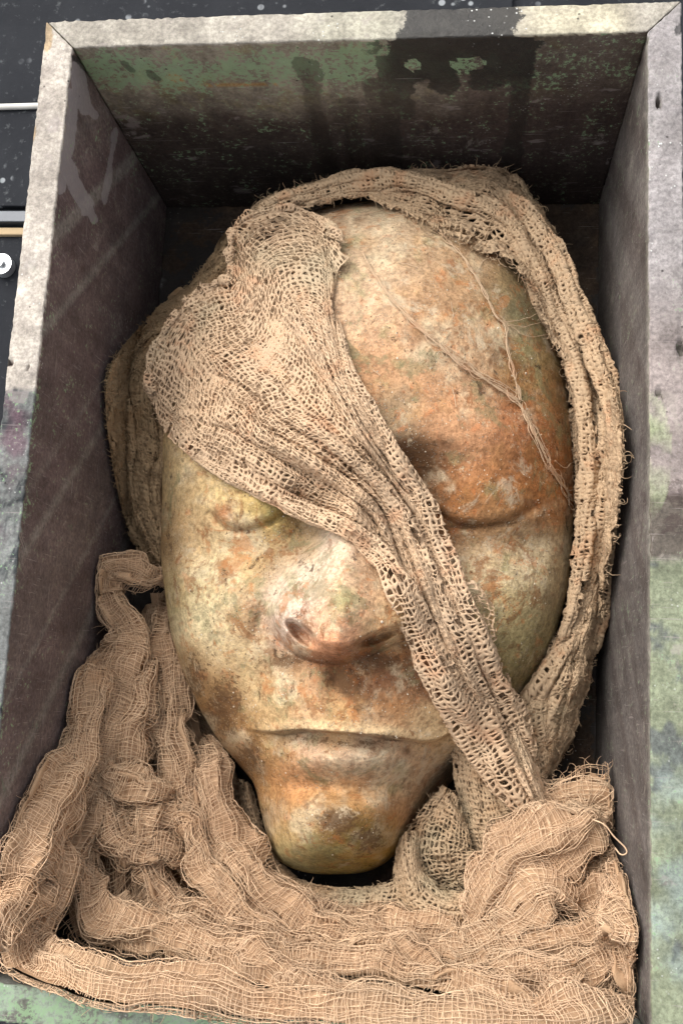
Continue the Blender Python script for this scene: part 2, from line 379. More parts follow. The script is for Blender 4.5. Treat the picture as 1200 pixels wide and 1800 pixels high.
slab('plank', [(-400, -300), (-400, 362), (900, 362), (900, -300)][::-1], gz - 5.8, gz, M_BLACK, 'black painted plank with white flecks behind the box corner', 'plank')
slab('metal_strip', [(-300, 370), (-300, 390), (250, 390), (250, 370)][::-1], gz - 5.8, gz + 1.5, M_DARK, 'dark metal strip beside the left side of the box', 'strip')
slab('wooden_lath', [(-300, 399), (-300, 411), (200, 413), (200, 400)][::-1], gz - 5.8, gz - 2, M_TAN, 'pale wooden lath beside the bolt outside the box', 'lath')
pth = np.array([P(x_, y_, gz + 2.2) for x_, y_ in cat([(-200, 183), (-60, 189), (0, 188), (70, 186), (200, 180)], 30)])
V, F = tube(pth, .0024, 12); o = mk_obj('cable', V, F, M_WHITE); o['label'] = 'white cable running to the left side of the box'; o['category'] = 'cable'
b0 = P(4, 465, gz); bolt = empty('bolt', 'zinc bolt with washer at the left edge beside the box', 'bolt', b0)
def ring(r0, r1, z0, z1, k=40):
    th = np.arange(k) / k * 2 * np.pi; V = []
    for r, z in ((r0, z0), (r1, z0), (r1, z1), (r0, z1)): V.append(np.stack([r * np.cos(th), r * np.sin(th), np.full(k, z)], -1))
    i = np.arange(4)[:, None]; j = np.arange(k)[None]
    F = np.stack([i * k + j, i * k + (j + 1) % k, ((i + 1) % 4) * k + (j + 1) % k, ((i + 1) % 4) * k + j], -1).reshape(-1, 4)
    return np.concatenate(V), F
V, F = ring(.0026, .0085, -.0058, .0016); mk_obj('washer', V, F, M_STEEL, bolt, smooth=False)
V, F = ring(.0012, .0034, .0006, .0052, 6); mk_obj('bolt_head', V, F, M_STEEL, bolt, smooth=False)
V, F = ring(.0001, .0013, .0, .003, 16); mk_obj('bolt_socket', V, F, M_DARK, bolt, smooth=False)

# ------------------------------------------------------------------ the face
OUT = np.array([(700, 352), (560, 368), (440, 432), (345, 540), (298, 660), (286, 780), (285, 880), (283, 975), (291, 1050), (305, 1130), (338, 1220), (380, 1295), (420, 1345), (446, 1378), (458, 1425), (472, 1478), (492, 1514), (535, 1533), (592, 1537), (648, 1531), (692, 1504), (728, 1452), (775, 1395), (840, 1320), (905, 1238), (962, 1148), (995, 1040), (1007, 920), (1006, 790), (990, 650), (945, 520), (880, 430), (800, 375)], float)
OC = np.array([625.0, 960.0])
OL = cat(OUT, 720, closed=True)
oth = np.arctan2(OL[:, 1] - OC[1], OL[:, 0] - OC[0]); orr = np.hypot(OL[:, 0] - OC[0], OL[:, 1] - OC[1])
so_ = np.argsort(oth); oth, orr = oth[so_], orr[so_]
oth3 = np.concatenate([oth - 2 * np.pi, oth, oth + 2 * np.pi]); orr3 = np.tile(orr, 3)
def outline_dist(px, py):
    sh = px.shape; p = np.stack([px.ravel(), py.ravel()], 1); D = np.empty(len(p))
    A = OL[::3]; B = np.roll(A, -1, 0); dAB = B - A; LL = (dAB ** 2).sum(1)
    for k in range(0, len(p), 20000):
        q = p[k:k + 20000][:, None] - A[None]
        t = np.clip((q * dAB[None]).sum(-1) / LL[None], 0, 1)
        D[k:k + 20000] = np.sqrt(((q - t[..., None] * dAB[None]) ** 2).sum(-1).min(1))
    D = D.reshape(sh)
    th = np.arctan2(py - OC[1], px - OC[0]); r = np.hypot(px - OC[0], py - OC[1])
    return np.where(r <= np.interp(th, oth3, orr3), D, -D)
_gx = np.arange(120, 1200, 5.0); _gy = np.arange(180, 1740, 5.0)
_DX, _DY = np.meshgrid(_gx, _gy, indexing='ij'); _D0 = outline_dist(_DX, _DY); _DS = _D0.copy()
for _ in range(130):                          # soften the ridge line of the distance field
    for ax in (0, 1): _DS = .25 * np.roll(_DS, 1, ax) + .5 * _DS + .25 * np.roll(_DS, -1, ax)
_DM = _D0 + (_DS - _D0) * sstep(5, 110, _D0)
def soft_dist(px, py):
    u = (px - _gx[0]) / 5.0; v = (py - _gy[0]) / 5.0; nu, nv = _DM.shape
    uc = np.clip(u, 0, nu - 1.001); vc = np.clip(v, 0, nv - 1.001); i = uc.astype(int); j = vc.astype(int); a = uc - i; b = vc - j
    return _DM[i, j] * (1 - a) * (1 - b) + _DM[i + 1, j] * a * (1 - b) + _DM[i, j + 1] * (1 - a) * b + _DM[i + 1, j + 1] * a * b
def G(px, py, cx, cy, sx, sy, rot=0.0):
    c, s = math.cos(rot), math.sin(rot)
    x, y = (px - cx) * c + (py - cy) * s, -(px - cx) * s + (py - cy) * c
    return np.exp(-(x / sx) ** 2 - (y / sy) ** 2)
def crease(px, py, pts, sig):
    c = cat(pts, 60); d = np.full(px.shape, 1e9); near = (px > c[:, 0].min() - 60) & (px < c[:, 0].max() + 60) & (py > c[:, 1].min() - 60) & (py < c[:, 1].max() + 60)
    if near.any():
        q = np.sqrt(((np.stack([px[near], py[near]], 1)[:, None] - c[None, :, :2]) ** 2).sum(-1)); d[near] = q.min(1)
    return np.exp(-(d / sig) ** 2)
def interp(x, pts): a = np.array(pts, float); return np.interp(x, a[:, 0], a[:, 1])
def spl(x, pts):
    c = cat(pts, 200, chord=False); o = np.argsort(c[:, 0]); return np.interp(x, c[o, 0], c[o, 1])
def face_z(px, py, fine=True):
    px, py = np.broadcast_arrays(np.asarray(px, float), np.asarray(py, float)); px = px.astype(float); py = py.astype(float)
    D = soft_dist(px, py)
    q = np.clip(D, 0, 330) / 330.0
    z = 62 + 70 * np.sqrt(1 - (1 - q) ** 2) + 8 * sstep(0, 40, D)
    z = z - np.clip(-D, 0, 400) * 1.1
    z = z + 9 * G(px, py, 730, 590, 200, 190)                                   # forehead
    z = z + 9 * G(px, py, 560, 770, 330, 70) + 7 * G(px, py, 850, 765, 120, 48, .1)    # brow
    z = z - 11 * G(px, py, 735, 850, 64, 80) - 14 * G(px, py, 540, 915, 46, 62)    # inner corners of the sockets
    z = z - 11 * G(px, py, 850, 958, 150, 42) - 8 * G(px, py, 400, 968, 110, 38)   # below the eyes
    z = z + 8 * G(px, py, 868, 862, 96, 62, -.05) + 8 * G(px, py, 425, 884, 78, 48)  # closed lids
    z = z - 3.6 * crease(px, py, [(765, 905), (810, 925), (860, 926), (905, 915), (940, 890)], 7) + 1.2 * crease(px, py, [(775, 890), (815, 908), (860, 909), (905, 897)], 9)
    z = z - 3.4 * crease(px, py, [(368, 903), (395, 930), (430, 934), (470, 922), (505, 900)], 6) + 1.0 * crease(px, py, [(380, 898), (400, 915), (430, 919), (470, 905)], 8)
    z = z + 7 * G(px, py, 375, 1070, 95, 120) + 6 * G(px, py, 890, 1060, 100, 110)    # cheeks
    z = z - 8 * G(px, py, 440, 1185, 42, 95, .5) - 6 * G(px, py, 395, 1250, 50, 60, .6)
    # nose: a broad pyramid with flat flanks, wings and open nostrils
    cx = spl(py, [(800, 640), (880, 624), (960, 608), (1040, 598), (1100, 594), (1160, 592)])
    hl = spl(py, [(800, 40), (880, 52), (930, 58), (980, 82), (1030, 108), (1070, 124), (1110, 120), (1160, 100)]); hr = spl(py, [(800, 40), (880, 52), (930, 66), (980, 88), (1030, 112), (1070, 130), (1110, 136), (1160, 120)])
    a = np.where(px < cx, (cx - px) / hl, (px - cx) / hr)
    hgt = spl(py, [(800, 3), (860, 8), (920, 14), (980, 21), (1040, 27), (1085, 30), (1120, 29), (1170, 27)])
    flank = np.clip(1 - a, 0, 1); nose = hgt * np.clip(1 - np.sqrt((1 - flank) ** 2 + .008) + .01, 0, 1) ** .92
    wing = 9 * sstep(1.06, .84, a) * sstep(1000, 1065, py) * (1 - .55 * G(px, py, 594, 1085, 75, 80))   # walls of the nostril wings
    nose = nose + wing + 5 * sstep(1.06, .86, a) * sstep(925, 1000, py) + 7 * G(px, py, 592, 1092, 48, 42)
    qb = spl(px, [(440, 1074), (468, 1094), (490, 1116), (518, 1141), (545, 1151), (595, 1157), (640, 1147), (680, 1129), (716, 1114), (740, 1100), (760, 1090)])                 # where the nose meets the lip
    gone = np.clip((10 - (py - qb)) / 38, 0, 1); gone = gone * gone * (3 - 2 * gone) * .35 + .65 * np.sqrt(gone); front = sstep(826, 880, py)
    z = z + front * gone * nose
    z = z - 19 * sstep(-.1, .7, ell(px, py, 531, 1115, 39, 15, .70)) - 15 * sstep(-.15, .75, ell(px, py, 662, 1121, 44, 11, -.34))
    z = z - 4 * G(px, py, 455, 1095, 14, 34, .3)                                 # groove beside the nostril wing
    # mouth
    z = z + 12 * G(px, py, 610, 1245, 165, 85)
    z = z - 4.5 * G(px, py, 592, 1200, 15, 40) + 2 * G(px, py, 560, 1215, 18, 45) + 2 * G(px, py, 628, 1215, 18, 45)
    qm = spl(px, [(380, 1262), (430, 1279), (480, 1286), (540, 1283), (600, 1286), (660, 1292), (710, 1299), (750, 1302), (780, 1294), (810, 1278), (850, 1262)])
    e = py - qm; wdw = sstep(415, 520, px) * sstep(835, 790, px)
    z = z + wdw * (8.0 * np.exp(np.minimum(e, 0) / 40) * (e <= 0) + (e > 0) * 8.0 * sstep(3, 0, e))
    z = z - wdw * (e > 0) * sstep(0, 5, e) * (7 * np.exp(-np.clip(e, 0, None) / 80))
    z = z + 13 * G(px, py, 595, 1335, 120, 27) * sstep(0, 30, e)                # lower lip
    z = z - 8 * G(px, py, 590, 1388, 110, 19)
    z = z + 15 * np.exp(-np.abs((px - 590) / 98) ** 3 - np.abs((py - 1455) / 64) ** 3)                                     # chin
    z = z - 26 * G(px, py, 800, 1400, 80, 90) - 4 * G(px, py, 440, 1340, 40, 60)
    s_ = (px - 806) * .866 + (py - 1310) * .501; z = z - .85 * 9 * np.log1p(np.exp(np.clip(s_ / 9, -30, 12))) * sstep(1290, 1350, py)   # the jaw turns under on this side
    if fine:
        z = z + 1.0 * n2(px, py, 60, 21, 5, .6) + .55 * n2(px, py, 16, 22, 4, .65) + 1.6 * n2(px, py, 170, 23, 2)
    return z
NA, NR = 620, 256
tha = np.linspace(-np.pi, np.pi, NA, endpoint=False); rad = np.interp(tha, oth3, orr3)
rho = 1 - (1 - np.linspace(0.004, 1, NR)) ** 1.12
PX = OC[0] + rad[:, None] * np.cos(tha)[:, None] * rho[None]; PY = OC[1] + rad[:, None] * np.sin(tha)[:, None] * rho[None]
FZ = face_z(PX, PY)
V = P(PX, PY, FZ)
# the sides go on below the outline, drawing in towards the back
cen = V.reshape(-1, 3).mean(0); rings = []
for dz, sh in ((.006, 0.004), (.016, .012), (.03, .03), (.05, .06)):
    e_ = V[:, -1].copy(); e_[:, :2] = cen[:2] + (e_[:, :2] - cen[:2]) * (1 - sh); e_[:, 2] = np.maximum(e_[:, 2] - dz, .006); rings.append(e_[:, None])
V = np.concatenate([V] + rings, 1)
PXa = np.concatenate([PX] + [PX[:, -1:]] * 4, 1); PYa = np.concatenate([PY] + [PY[:, -1:]] * 4, 1)
FC = [  # patina, eye-socket and under-nose shade painted in: photo place, colour, reach
 (700,400,(192,166,134),90),(600,430,(190,164,134),70),(640,500,(206,176,144),80),(560,560,(190,155,120),90),(800,470,(170,138,102),70),(800,580,(180,142,106),70),(720,620,(184,142,106),80),(690,722,(146,130,102),32),(640,680,(180,135,95),50),(800,520,(172,134,96),60),(770,700,(182,138,100),60),(840,760,(186,138,100),60),(735,810,(92,62,38),42),(760,870,(110,68,34),45),(880,840,(158,102,58),60),(860,900,(170,122,72),48),(800,905,(150,92,44),45),(955,860,(150,98,52),45),(960,700,(150,112,70),50),(965,620,(150,128,84),50),(905,520,(140,124,88),45),(930,560,(118,116,86),26),(920,740,(158,92,50),36),(950,1000,(176,158,124),60),(890,1050,(196,174,126),50),(930,1130,(150,138,96),50),(890,1190,(150,132,88),50),(840,980,(176,154,122),60),
 (350,1060,(216,200,156),55),(380,1120,(216,198,158),55),(310,950,(176,144,102),50),(330,860,(196,168,122),50),(420,880,(200,172,116),36),(388,905,(150,84,48),11),(470,890,(156,134,76),34),(400,970,(206,182,140),50),(470,980,(170,140,92),45),(520,960,(150,120,76),28),(550,1000,(218,200,180),44),(500,1070,(222,200,182),38),(590,1085,(210,160,122),44),(600,1030,(196,160,124),40),(580,1120,(212,150,110),26),(597,1050,(150,165,110),14),(660,1010,(176,142,108),45),(690,1090,(196,160,116),36),(440,1090,(166,124,82),36),
 (450,1200,(194,170,128),48),(400,1180,(196,166,120),45),(500,1160,(130,90,62),28),(590,1180,(118,68,34),30),(650,1185,(112,72,46),46),(720,1190,(132,92,66),50),(620,1200,(66,54,36),16),(560,1235,(194,156,118),42),(480,1240,(196,162,114),40),(600,1268,(208,168,106),30),(690,1265,(190,140,90),40),(750,1285,(204,174,130),32),(470,1300,(160,124,78),40),(560,1325,(184,156,132),48),(690,1335,(186,158,130),50),(640,1312,(172,148,126),36),(530,1375,(198,140,84),40),(600,1390,(196,150,96),44),(680,1390,(188,140,92),50),(590,1445,(116,84,44),34),(640,1470,(120,104,44),34),(660,1500,(176,142,66),30),(530,1460,(190,158,108),36),(525,1500,(168,156,108),28),(590,1515,(150,132,74),36),(740,1380,(176,150,118),40),
 (385,1210,(150,106,60),36),(350,1180,(176,134,84),36),(430,1330,(150,104,56),38),(310,1050,(168,142,92),32),(470,1420,(168,128,84),30),(400,1270,(156,110,62),32)]
w1 = 26 * n2(PXa, PYa, 70, 31, 4, .6); w2 = 26 * n2(PXa, PYa, 70, 41, 4, .6)
num = 0; den = 1e-9
for a, b, rgb, r in FC:
    g = np.exp(-(((PXa + w1 - a) ** 2 + (PYa + w2 - b) ** 2) / (2 * (r * .8) ** 2)))[..., None] * (60.0 / r) ** .8 + 1e-7
    num = num + g * lin(rgb); den = den + g
C = num / den
C = (C * .95 + .05 * C.mean(-1, keepdims=True)) * .96
def tint(C, f, rgb): return C * (1 - f[..., None]) + lin(rgb) * f[..., None]
C = tint(C, .3 * sstep(.08, .5, n2(PXa, PYa, 55, 51, 6, .7)), (172, 130, 80))
C = tint(C, .6 * sstep(.02, .45, n2(PXa, PYa, 85, 61, 7, .7)), (204, 188, 158))
C = tint(C, .5 * sstep(.2, .5, n2(PXa, PYa, 62, 71, 6, .7)), (136, 134, 96))
C = tint(C, .55 * sstep(.22, .5, n2(PXa, PYa, 30, 81, 5, .7)), (112, 74, 46))
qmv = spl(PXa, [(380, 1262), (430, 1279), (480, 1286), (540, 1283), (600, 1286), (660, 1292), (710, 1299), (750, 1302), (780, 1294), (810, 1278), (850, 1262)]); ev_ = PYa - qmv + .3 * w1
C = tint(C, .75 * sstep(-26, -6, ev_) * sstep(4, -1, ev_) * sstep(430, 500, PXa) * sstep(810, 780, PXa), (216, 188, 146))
C = tint(C, .35 * sstep(.3, .5, n2(PXa, PYa, 22, 91, 4, .7)), (190, 110, 60))
dk = np.zeros_like(PXa)  # brown stains mixed with painted shade: eye socket, lid creases, under nose and lip
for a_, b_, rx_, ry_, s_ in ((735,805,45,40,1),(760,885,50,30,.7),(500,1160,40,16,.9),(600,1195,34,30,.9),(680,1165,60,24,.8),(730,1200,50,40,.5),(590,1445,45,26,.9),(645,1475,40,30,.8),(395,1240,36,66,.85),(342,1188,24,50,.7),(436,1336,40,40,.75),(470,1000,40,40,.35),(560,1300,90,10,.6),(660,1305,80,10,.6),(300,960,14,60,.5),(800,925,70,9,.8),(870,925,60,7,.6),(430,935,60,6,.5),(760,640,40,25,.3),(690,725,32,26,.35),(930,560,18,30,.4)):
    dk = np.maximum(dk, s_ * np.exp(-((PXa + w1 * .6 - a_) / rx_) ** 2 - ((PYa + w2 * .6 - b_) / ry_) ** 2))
M_ = Mat('stained_stone')
cA = M_.attr('Col'); n = M_.noise(60, 7, .7); f = M_.noise(330, 5, .75); g = M_.noise(900, 3, .7); k2 = M_.noise(130, 6, .72, dist=.6)
c = M_.mix(1.0, cA, M_.mix(M_.ramp(n, .3, .7), (.78, .76, .74), (1.18, 1.17, 1.14)), 'MULTIPLY')
c = M_.mix(1.0, c, M_.mix(M_.ramp(f, .34, .66), (.7, .68, .66), (1.26, 1.26, 1.26)), 'MULTIPLY')
area = M_.noise(9, 3, .5); area2 = M_.noise(12, 3, .5, M_.stretch((1, 1, 1), (.7, .2, .9)))
def mot(sc, thr, wd, rot, ar, lo_, hi_, alpha, col_, dist=.5):
    global c
    q = M_.noise(sc, 12, .74, M_.stretch((1, 1, 1), rot), dist); q = M_.math('ADD', q, M_.ramp(ar, .3, .7, lo_, hi_))
    c = M_.mix(M_.math('MULTIPLY', M_.ramp(q, thr, thr + wd), alpha), c, tuple(lin(col_)))
mot(34, .56, .07, (.3, 1, 0), area, -.07, .06, .46, (206, 190, 162))
mot(46, .57, .05, (1.3, .4, 2), area2, -.08, .06, .6, (126, 78, 42))
mot(30, .58, .05, (2.3, 1.4, 1), area, .06, -.08, .5, (118, 118, 86))
mot(60, .595, .045, (.9, 2.4, 1), area2, -.06, .06, .5, (176, 114, 66))
mot(90, .61, .04, (.2, .4, 1.9), area, .03, -.05, .75, (62, 44, 30))
mot(120, .62, .05, (2.2, 1.4, .9), area2, .03, -.04, .5, (214, 196, 164))
bl = M_.attr('blotch_shade', 'Fac'); c = M_.mix(M_.math('MULTIPLY', M_.ramp(M_.math('ADD', bl, M_.ramp(f, .25, .75, -.55, .55)), .3, .75), .82), c, M_.mix(n, (.045, .024, .012), (.15, .075, .032)))
v = M_.voro(620); spk = M_.math('MULTIPLY', M_.ramp(v.outputs['Distance'], .14, .24, 1, 0), M_.ramp(M_.noise(45, 4, .65), .42, .56))
c = M_.mix(M_.math('MULTIPLY', spk, .55), c, (.62, .55, .44))
v2 = M_.voro(260); pit = M_.math('MULTIPLY', M_.ramp(v2.outputs['Distance'], .07, .13, 1, 0), M_.ramp(M_.noise(30, 4, .6), .5, .58))
c = M_.mix(M_.math('MULTIPLY', pit, .8), c, (.03, .025, .018))
h = M_.math('ADD', M_.math('MULTIPLY', n, .8), M_.math('MULTIPLY', f, .5)); h = M_.math('ADD', h, M_.math('MULTIPLY', g, .22)); h = M_.math('SUBTRACT', h, M_.math('MULTIPLY', pit, .5)); h = M_.math('ADD', h, M_.math('MULTIPLY', spk, .45))
M_FACE = M_.done(c, M_.ramp(n, .3, .7, .68, .88), M_.bump(h, .0022, 1.0), .16)
nv = NR + 4
F = grid_faces(NA, nv, 0, wrap=True)[:, ::-1]
Vf = V.reshape(-1, 3)
top = P(OC[0], OC[1], face_z(OC[0:1], OC[1:2])[0])[None]
fan = np.stack([np.arange(NA) * nv, (np.arange(NA) + 1) % NA * nv, np.full(NA, len(Vf))], 1)[:, ::-1]
bot_c = V[:, -1].mean(0)[None]
fan2 = np.stack([np.arange(NA) * nv + nv - 1, (np.arange(NA) + 1) % NA * nv + nv - 1, np.full(NA, len(Vf) + 1)], 1)
face = mk_obj('face_sculpture', np.concatenate([Vf, top, bot_c]), [F, fan[:, ::-1], fan2], M_FACE, col=np.concatenate([C.reshape(-1, 3), C[0, :1], C[0, -1:]]), attrs=dict(blotch_shade=np.concatenate([dk.ravel(), [0, 0]])))
face['label'] = 'large stone face with closed eyes, stained ochre and rust, lying in the box'; face['category'] = 'sculpture'

rng = np.random.default_rng(5)                # grains of grit caked onto the face
gp = []
while len(gp) < 1500:
    a_, b_ = rng.uniform(300, 1000), rng.uniform(380, 1520)
    gp.append((a_, b_))
gp = np.array(gp); keep_ = (soft_dist(gp[:, 0], gp[:, 1]) > 12) & (n2(gp[:, 0], gp[:, 1], 60, 77, 4, .6) > -.02); gp = gp[keep_]
gc = P(gp[:, 0], gp[:, 1], face_z(gp[:, 0], gp[:, 1])); gr = rng.uniform(.00022, .00062, len(gp)) * np.where(rng.random(len(gp)) < .06, 1.8, 1)
oc = np.array([(1, 0, 0), (-1, 0, 0), (0, 1, 0), (0, -1, 0), (0, 0, 1), (0, 0, -1)], float)
ofc = np.array([(0, 2, 4), (2, 1, 4), (1, 3, 4), (3, 0, 4), (2, 0, 5), (1, 2, 5), (3, 1, 5), (0, 3, 5)])
gv = gc[:, None] + oc[None] * gr[:, None, None] * rng.uniform(.6, 1.4, (len(gp), 6, 1))
M_GRIT = plain('grit', (.6, .52, .4), .9, .1)
o = mk_obj('grit', gv, (ofc[None] + 6 * np.arange(len(gp))[:, None, None]).reshape(-1, 3), M_GRIT, face); o['kind'] = 'stuff'

# ------------------------------------------------------------------ gauze: surfaces, nets, threads
def smooth2(z, n, k=1):
    for _ in range(n):
        for ax in (0, 1):
            p = np.concatenate([np.take(z, [0], ax), z, np.take(z, [-1], ax)], ax)
            a = [slice(None)] * 2; b = [slice(None)] * 2; c_ = [slice(None)] * 2
            a[ax] = slice(0, -2); b[ax] = slice(1, -1); c_[ax] = slice(2, None)
            z = .25 * p[tuple(a)] + .5 * p[tuple(b)] + .25 * p[tuple(c_)]
    return z
def rows_grid(rows, nu, nv):                 # rows of (px, py, z) -> dense grid, interpolated across and along
    R_ = np.stack([cat(np.array(r, float), nv) for r in rows])
    return cat(R_, nu, chord=False)
def pleat(u, k, ph):                          # irregular soft ridges across u
    x = u * k + 2.2 * ph; x = x + .55 * vnoise(np.stack([x * .6, ph * 2.0 + 0 * x, 0 * x + k], -1), 5)
    a = .65 + .5 * vnoise(np.stack([np.floor(x) * 3.7, ph * 1.5, 0 * x + 2], -1), 6)
    return a * np.abs(np.sin(np.pi * x)) ** .5
def normals(Gw):
    du = np.gradient(Gw, axis=0); dv = np.gradient(Gw, axis=1)
    n = np.cross(du, dv); n /= np.linalg.norm(n, axis=-1, keepdims=True) + 1e-15
    k_ = len(n) // 2; toc = CAM - Gw[k_].mean(0)
    if (n[k_].mean(0) @ toc) < 0: n = -n
    return n
def samp(A, u, v):                           # bilinear, u and v in grid units
    nu, nv = A.shape[:2]
    u = np.clip(u, 0, nu - 1.0001); v = np.clip(v, 0, nv - 1.0001)
    i = u.astype(int); j = v.astype(int); a = (u - i)[..., None]; b = (v - j)[..., None]
    return (A[i, j] * (1 - a) * (1 - b) + A[i + 1, j] * a * (1 - b) + A[i, j + 1] * (1 - a) * b + A[i + 1, j + 1] * a * b)
def arc_maps(Gw):                            # even-length parameters -> grid units
    su = np.concatenate([[0], np.cumsum(np.linalg.norm(np.diff(Gw, axis=0), axis=-1).mean(1))])
    sv = np.concatenate([[0], np.cumsum(np.linalg.norm(np.diff(Gw, axis=1), axis=-1).mean(0))])
    return su, sv
class Acc:                                   # collects vertices and faces of one mesh
    def __init__(s): s.V = []; s.F = []; s.n = 0
    def add(s, V, F):
        s.V.append(V.reshape(-1, 3)); s.F += [f + s.n for f in (F if isinstance(F, list) else [F])]; s.n += len(s.V[-1])
    def build(s, name, mat, parent):
        d = {}
        for f in s.F: d.setdefault(f.shape[1], []).append(f)
        return mk_obj(name, np.concatenate(s.V), [np.concatenate(x) for x in d.values()], mat, parent)
def perf_net(acc, Gw, seed, pu=.0024, pv=.0030, thick=.0006, hole=.62, var=.55, jit=.4, edge=.12, hole_fn=None, rough=.0011, maxs=9, walls=True):
    rng = np.random.default_rng(seed); N = normals(Gw); Gw = Gw + N * (rough * fbm(Gw / .009, seed, 3, .6))[..., None]; N = normals(Gw); su, sv = arc_maps(Gw)
    nu = max(3, int(su[-1] / pu)); nv = max(3, int(sv[-1] / pv))
    a = np.arange(nu + 1, dtype=float)[:, None] + np.zeros((1, nv + 1)); b = np.zeros((nu + 1, 1)) + np.arange(nv + 1, dtype=float)[None]
    lo = np.stack([a * .13, b * .13, np.full_like(a, seed * 3.1)], -1)
    a2 = a + rng.uniform(-jit, jit, a.shape) + 1.6 * vnoise(lo, seed) + .5 * vnoise(lo * 4, seed); b2 = b + rng.uniform(-jit, jit, a.shape) + 1.6 * vnoise(lo + 50, seed + 1) + .5 * vnoise(lo * 4 + 9, seed + 1)
    a2[0] = .5 * rng.uniform(-.5, .6, nv + 1); a2[-1] = nu - .5 * rng.uniform(-.5, .6, nv + 1)
    def pos(x, y, off):
        u = np.interp(x / nu * su[-1], su, np.arange(len(su))); v = np.interp(y / nv * sv[-1], sv, np.arange(len(sv)))
        return samp(Gw, u, v) + samp(N, u, v) * np.asarray(off)[..., None]
    nodes = np.stack([a2, b2], -1)
    em = .5 * (nodes[1:] + nodes[:-1]) + rng.normal(0, .07, nodes[1:].shape)          # middles of u edges
    fm = .5 * (nodes[:, 1:] + nodes[:, :-1]) + rng.normal(0, .07, nodes[:, 1:].shape)
    hv = lambda s_: thick * (.75 + .5 * rng.random(s_))
    Vn = pos(nodes[..., 0], nodes[..., 1], hv(a.shape) * 1.25); Ve = pos(em[..., 0], em[..., 1], hv(em.shape[:2]) * .85); Vf = pos(fm[..., 0], fm[..., 1], hv(fm.shape[:2]) * .85)
    o1 = Vn.size // 3; o2 = o1 + Ve.size // 3; o3 = o2 + Vf.size // 3
    i, j = np.meshgrid(np.arange(nu), np.arange(nv), indexing='ij')
    n_id = lambda i, j: i * (nv + 1) + j
    e_id = lambda i, j: o1 + i * (nv + 1) + j
    f_id = lambda i, j: o2 + i * nv + j
    ring = np.stack([n_id(i, j), e_id(i, j), n_id(i + 1, j), f_id(i + 1, j), n_id(i + 1, j + 1), e_id(i, j + 1), n_id(i, j + 1), f_id(i, j)], -1)
    allp = np.concatenate([nodes.reshape(-1, 2), em.reshape(-1, 2), fm.reshape(-1, 2)])
    op = allp[ring]; cen = op.mean(2, keepdims=True)
    reg = fbm(np.stack([i * .16, j * .16, np.full(i.shape, seed * 1.7)], -1), seed, 3)
    s_ = hole + var * .55 * reg + rng.normal(0, .14 * var * 2, i.shape)
    if hole_fn is not None:
        w0 = pos(cen[..., 0, 0], cen[..., 0, 1], np.zeros(i.shape)); qx, qy = proj(w0); s_ = s_ + hole_fn(qx, qy)
    s_ = np.clip(s_, 0.02, .86)
    rnd = np.array([.86, 1.0, .86, 1.0, .86, 1.0, .86, 1.0])[None, None, :, None]
    inn = cen + (op - cen) * s_[..., None, None] * rnd * (1 + rng.normal(0, .07, op.shape[:3]))[..., None]
    big = s_[..., None] > .2
    V1 = pos(inn[..., 0], inn[..., 1], np.where(big, .25, .55) * thick * np.ones(inn.shape[:3]))
    V2 = pos(inn[..., 0], inn[..., 1], -thick * np.ones(inn.shape[:3]))
    keep = np.ones(i.shape, bool)
    en = vnoise(np.stack([i * .5, j * .22, np.full(i.shape, seed + .5)], -1), seed + 7)
    keep &= ~((np.minimum(np.minimum(i, nu - 1 - i), np.minimum(j, nv - 1 - j)) < 1 + 1.6 * en) & (rng.random(i.shape) < edge * 3))
    keep &= ~((s_ > .7) & (rng.random(i.shape) < .02))
    keep &= s_ < maxs
    k8 = np.arange(8); k9 = (k8 + 1) % 8
    idx = (np.arange(nu * nv).reshape(nu, nv) * 8)[..., None]
    A1 = o3 + idx; A2 = o3 + nu * nv * 8 + idx
    q1 = np.stack([ring[..., k8], ring[..., k9], A1 + k9, A1 + k8], -1)[keep].reshape(-1, 4)
    q2 = np.stack([A1 + k8, A1 + k9, A2 + k9, A2 + k8], -1)[keep].reshape(-1, 4)
    if not walls: q2 = q2[:0]
    acc.add(np.concatenate([Vn.reshape(-1, 3), Ve.reshape(-1, 3), Vf.reshape(-1, 3), V1.reshape(-1, 3), V2.reshape(-1, 3)]), [q1, q2])
def tubes(acc, Pn, Nn, rad, k=3):            # many tubes: Pn (T,M,3), normals Nn, radius (T,M)
    T_, M_ = Pn.shape[:2]
    t = np.gradient(Pn, axis=1); t /= np.linalg.norm(t, axis=-1, keepdims=True) + 1e-12
    b = np.cross(t, Nn); b /= np.linalg.norm(b, axis=-1, keepdims=True) + 1e-12; n = np.cross(b, t)
    th = (np.arange(k) / k + .25) * 2 * np.pi
    V = Pn[:, :, None] + rad[..., None, None] * (np.cos(th)[:, None] * b[:, :, None] + np.sin(th)[:, None] * n[:, :, None])
    i = np.arange(T_)[:, None, None]; j = np.arange(M_ - 1)[None, :, None]; l = np.arange(k)[None, None]; l2 = (l + 1) % k
    id_ = lambda j, l: (i * M_ + j) * k + l
    if k == 2: V = Pn[:, :, None] + rad[..., None, None] * np.array([-1.0, 1.0])[:, None] * b[:, :, None]; l = np.zeros((1, 1, 1), int); l2 = l + 1
    acc.add(V, np.stack([id_(j, l), id_(j, l2), id_(j + 1, l2), id_(j + 1, l)], -1).reshape(-1, 4))
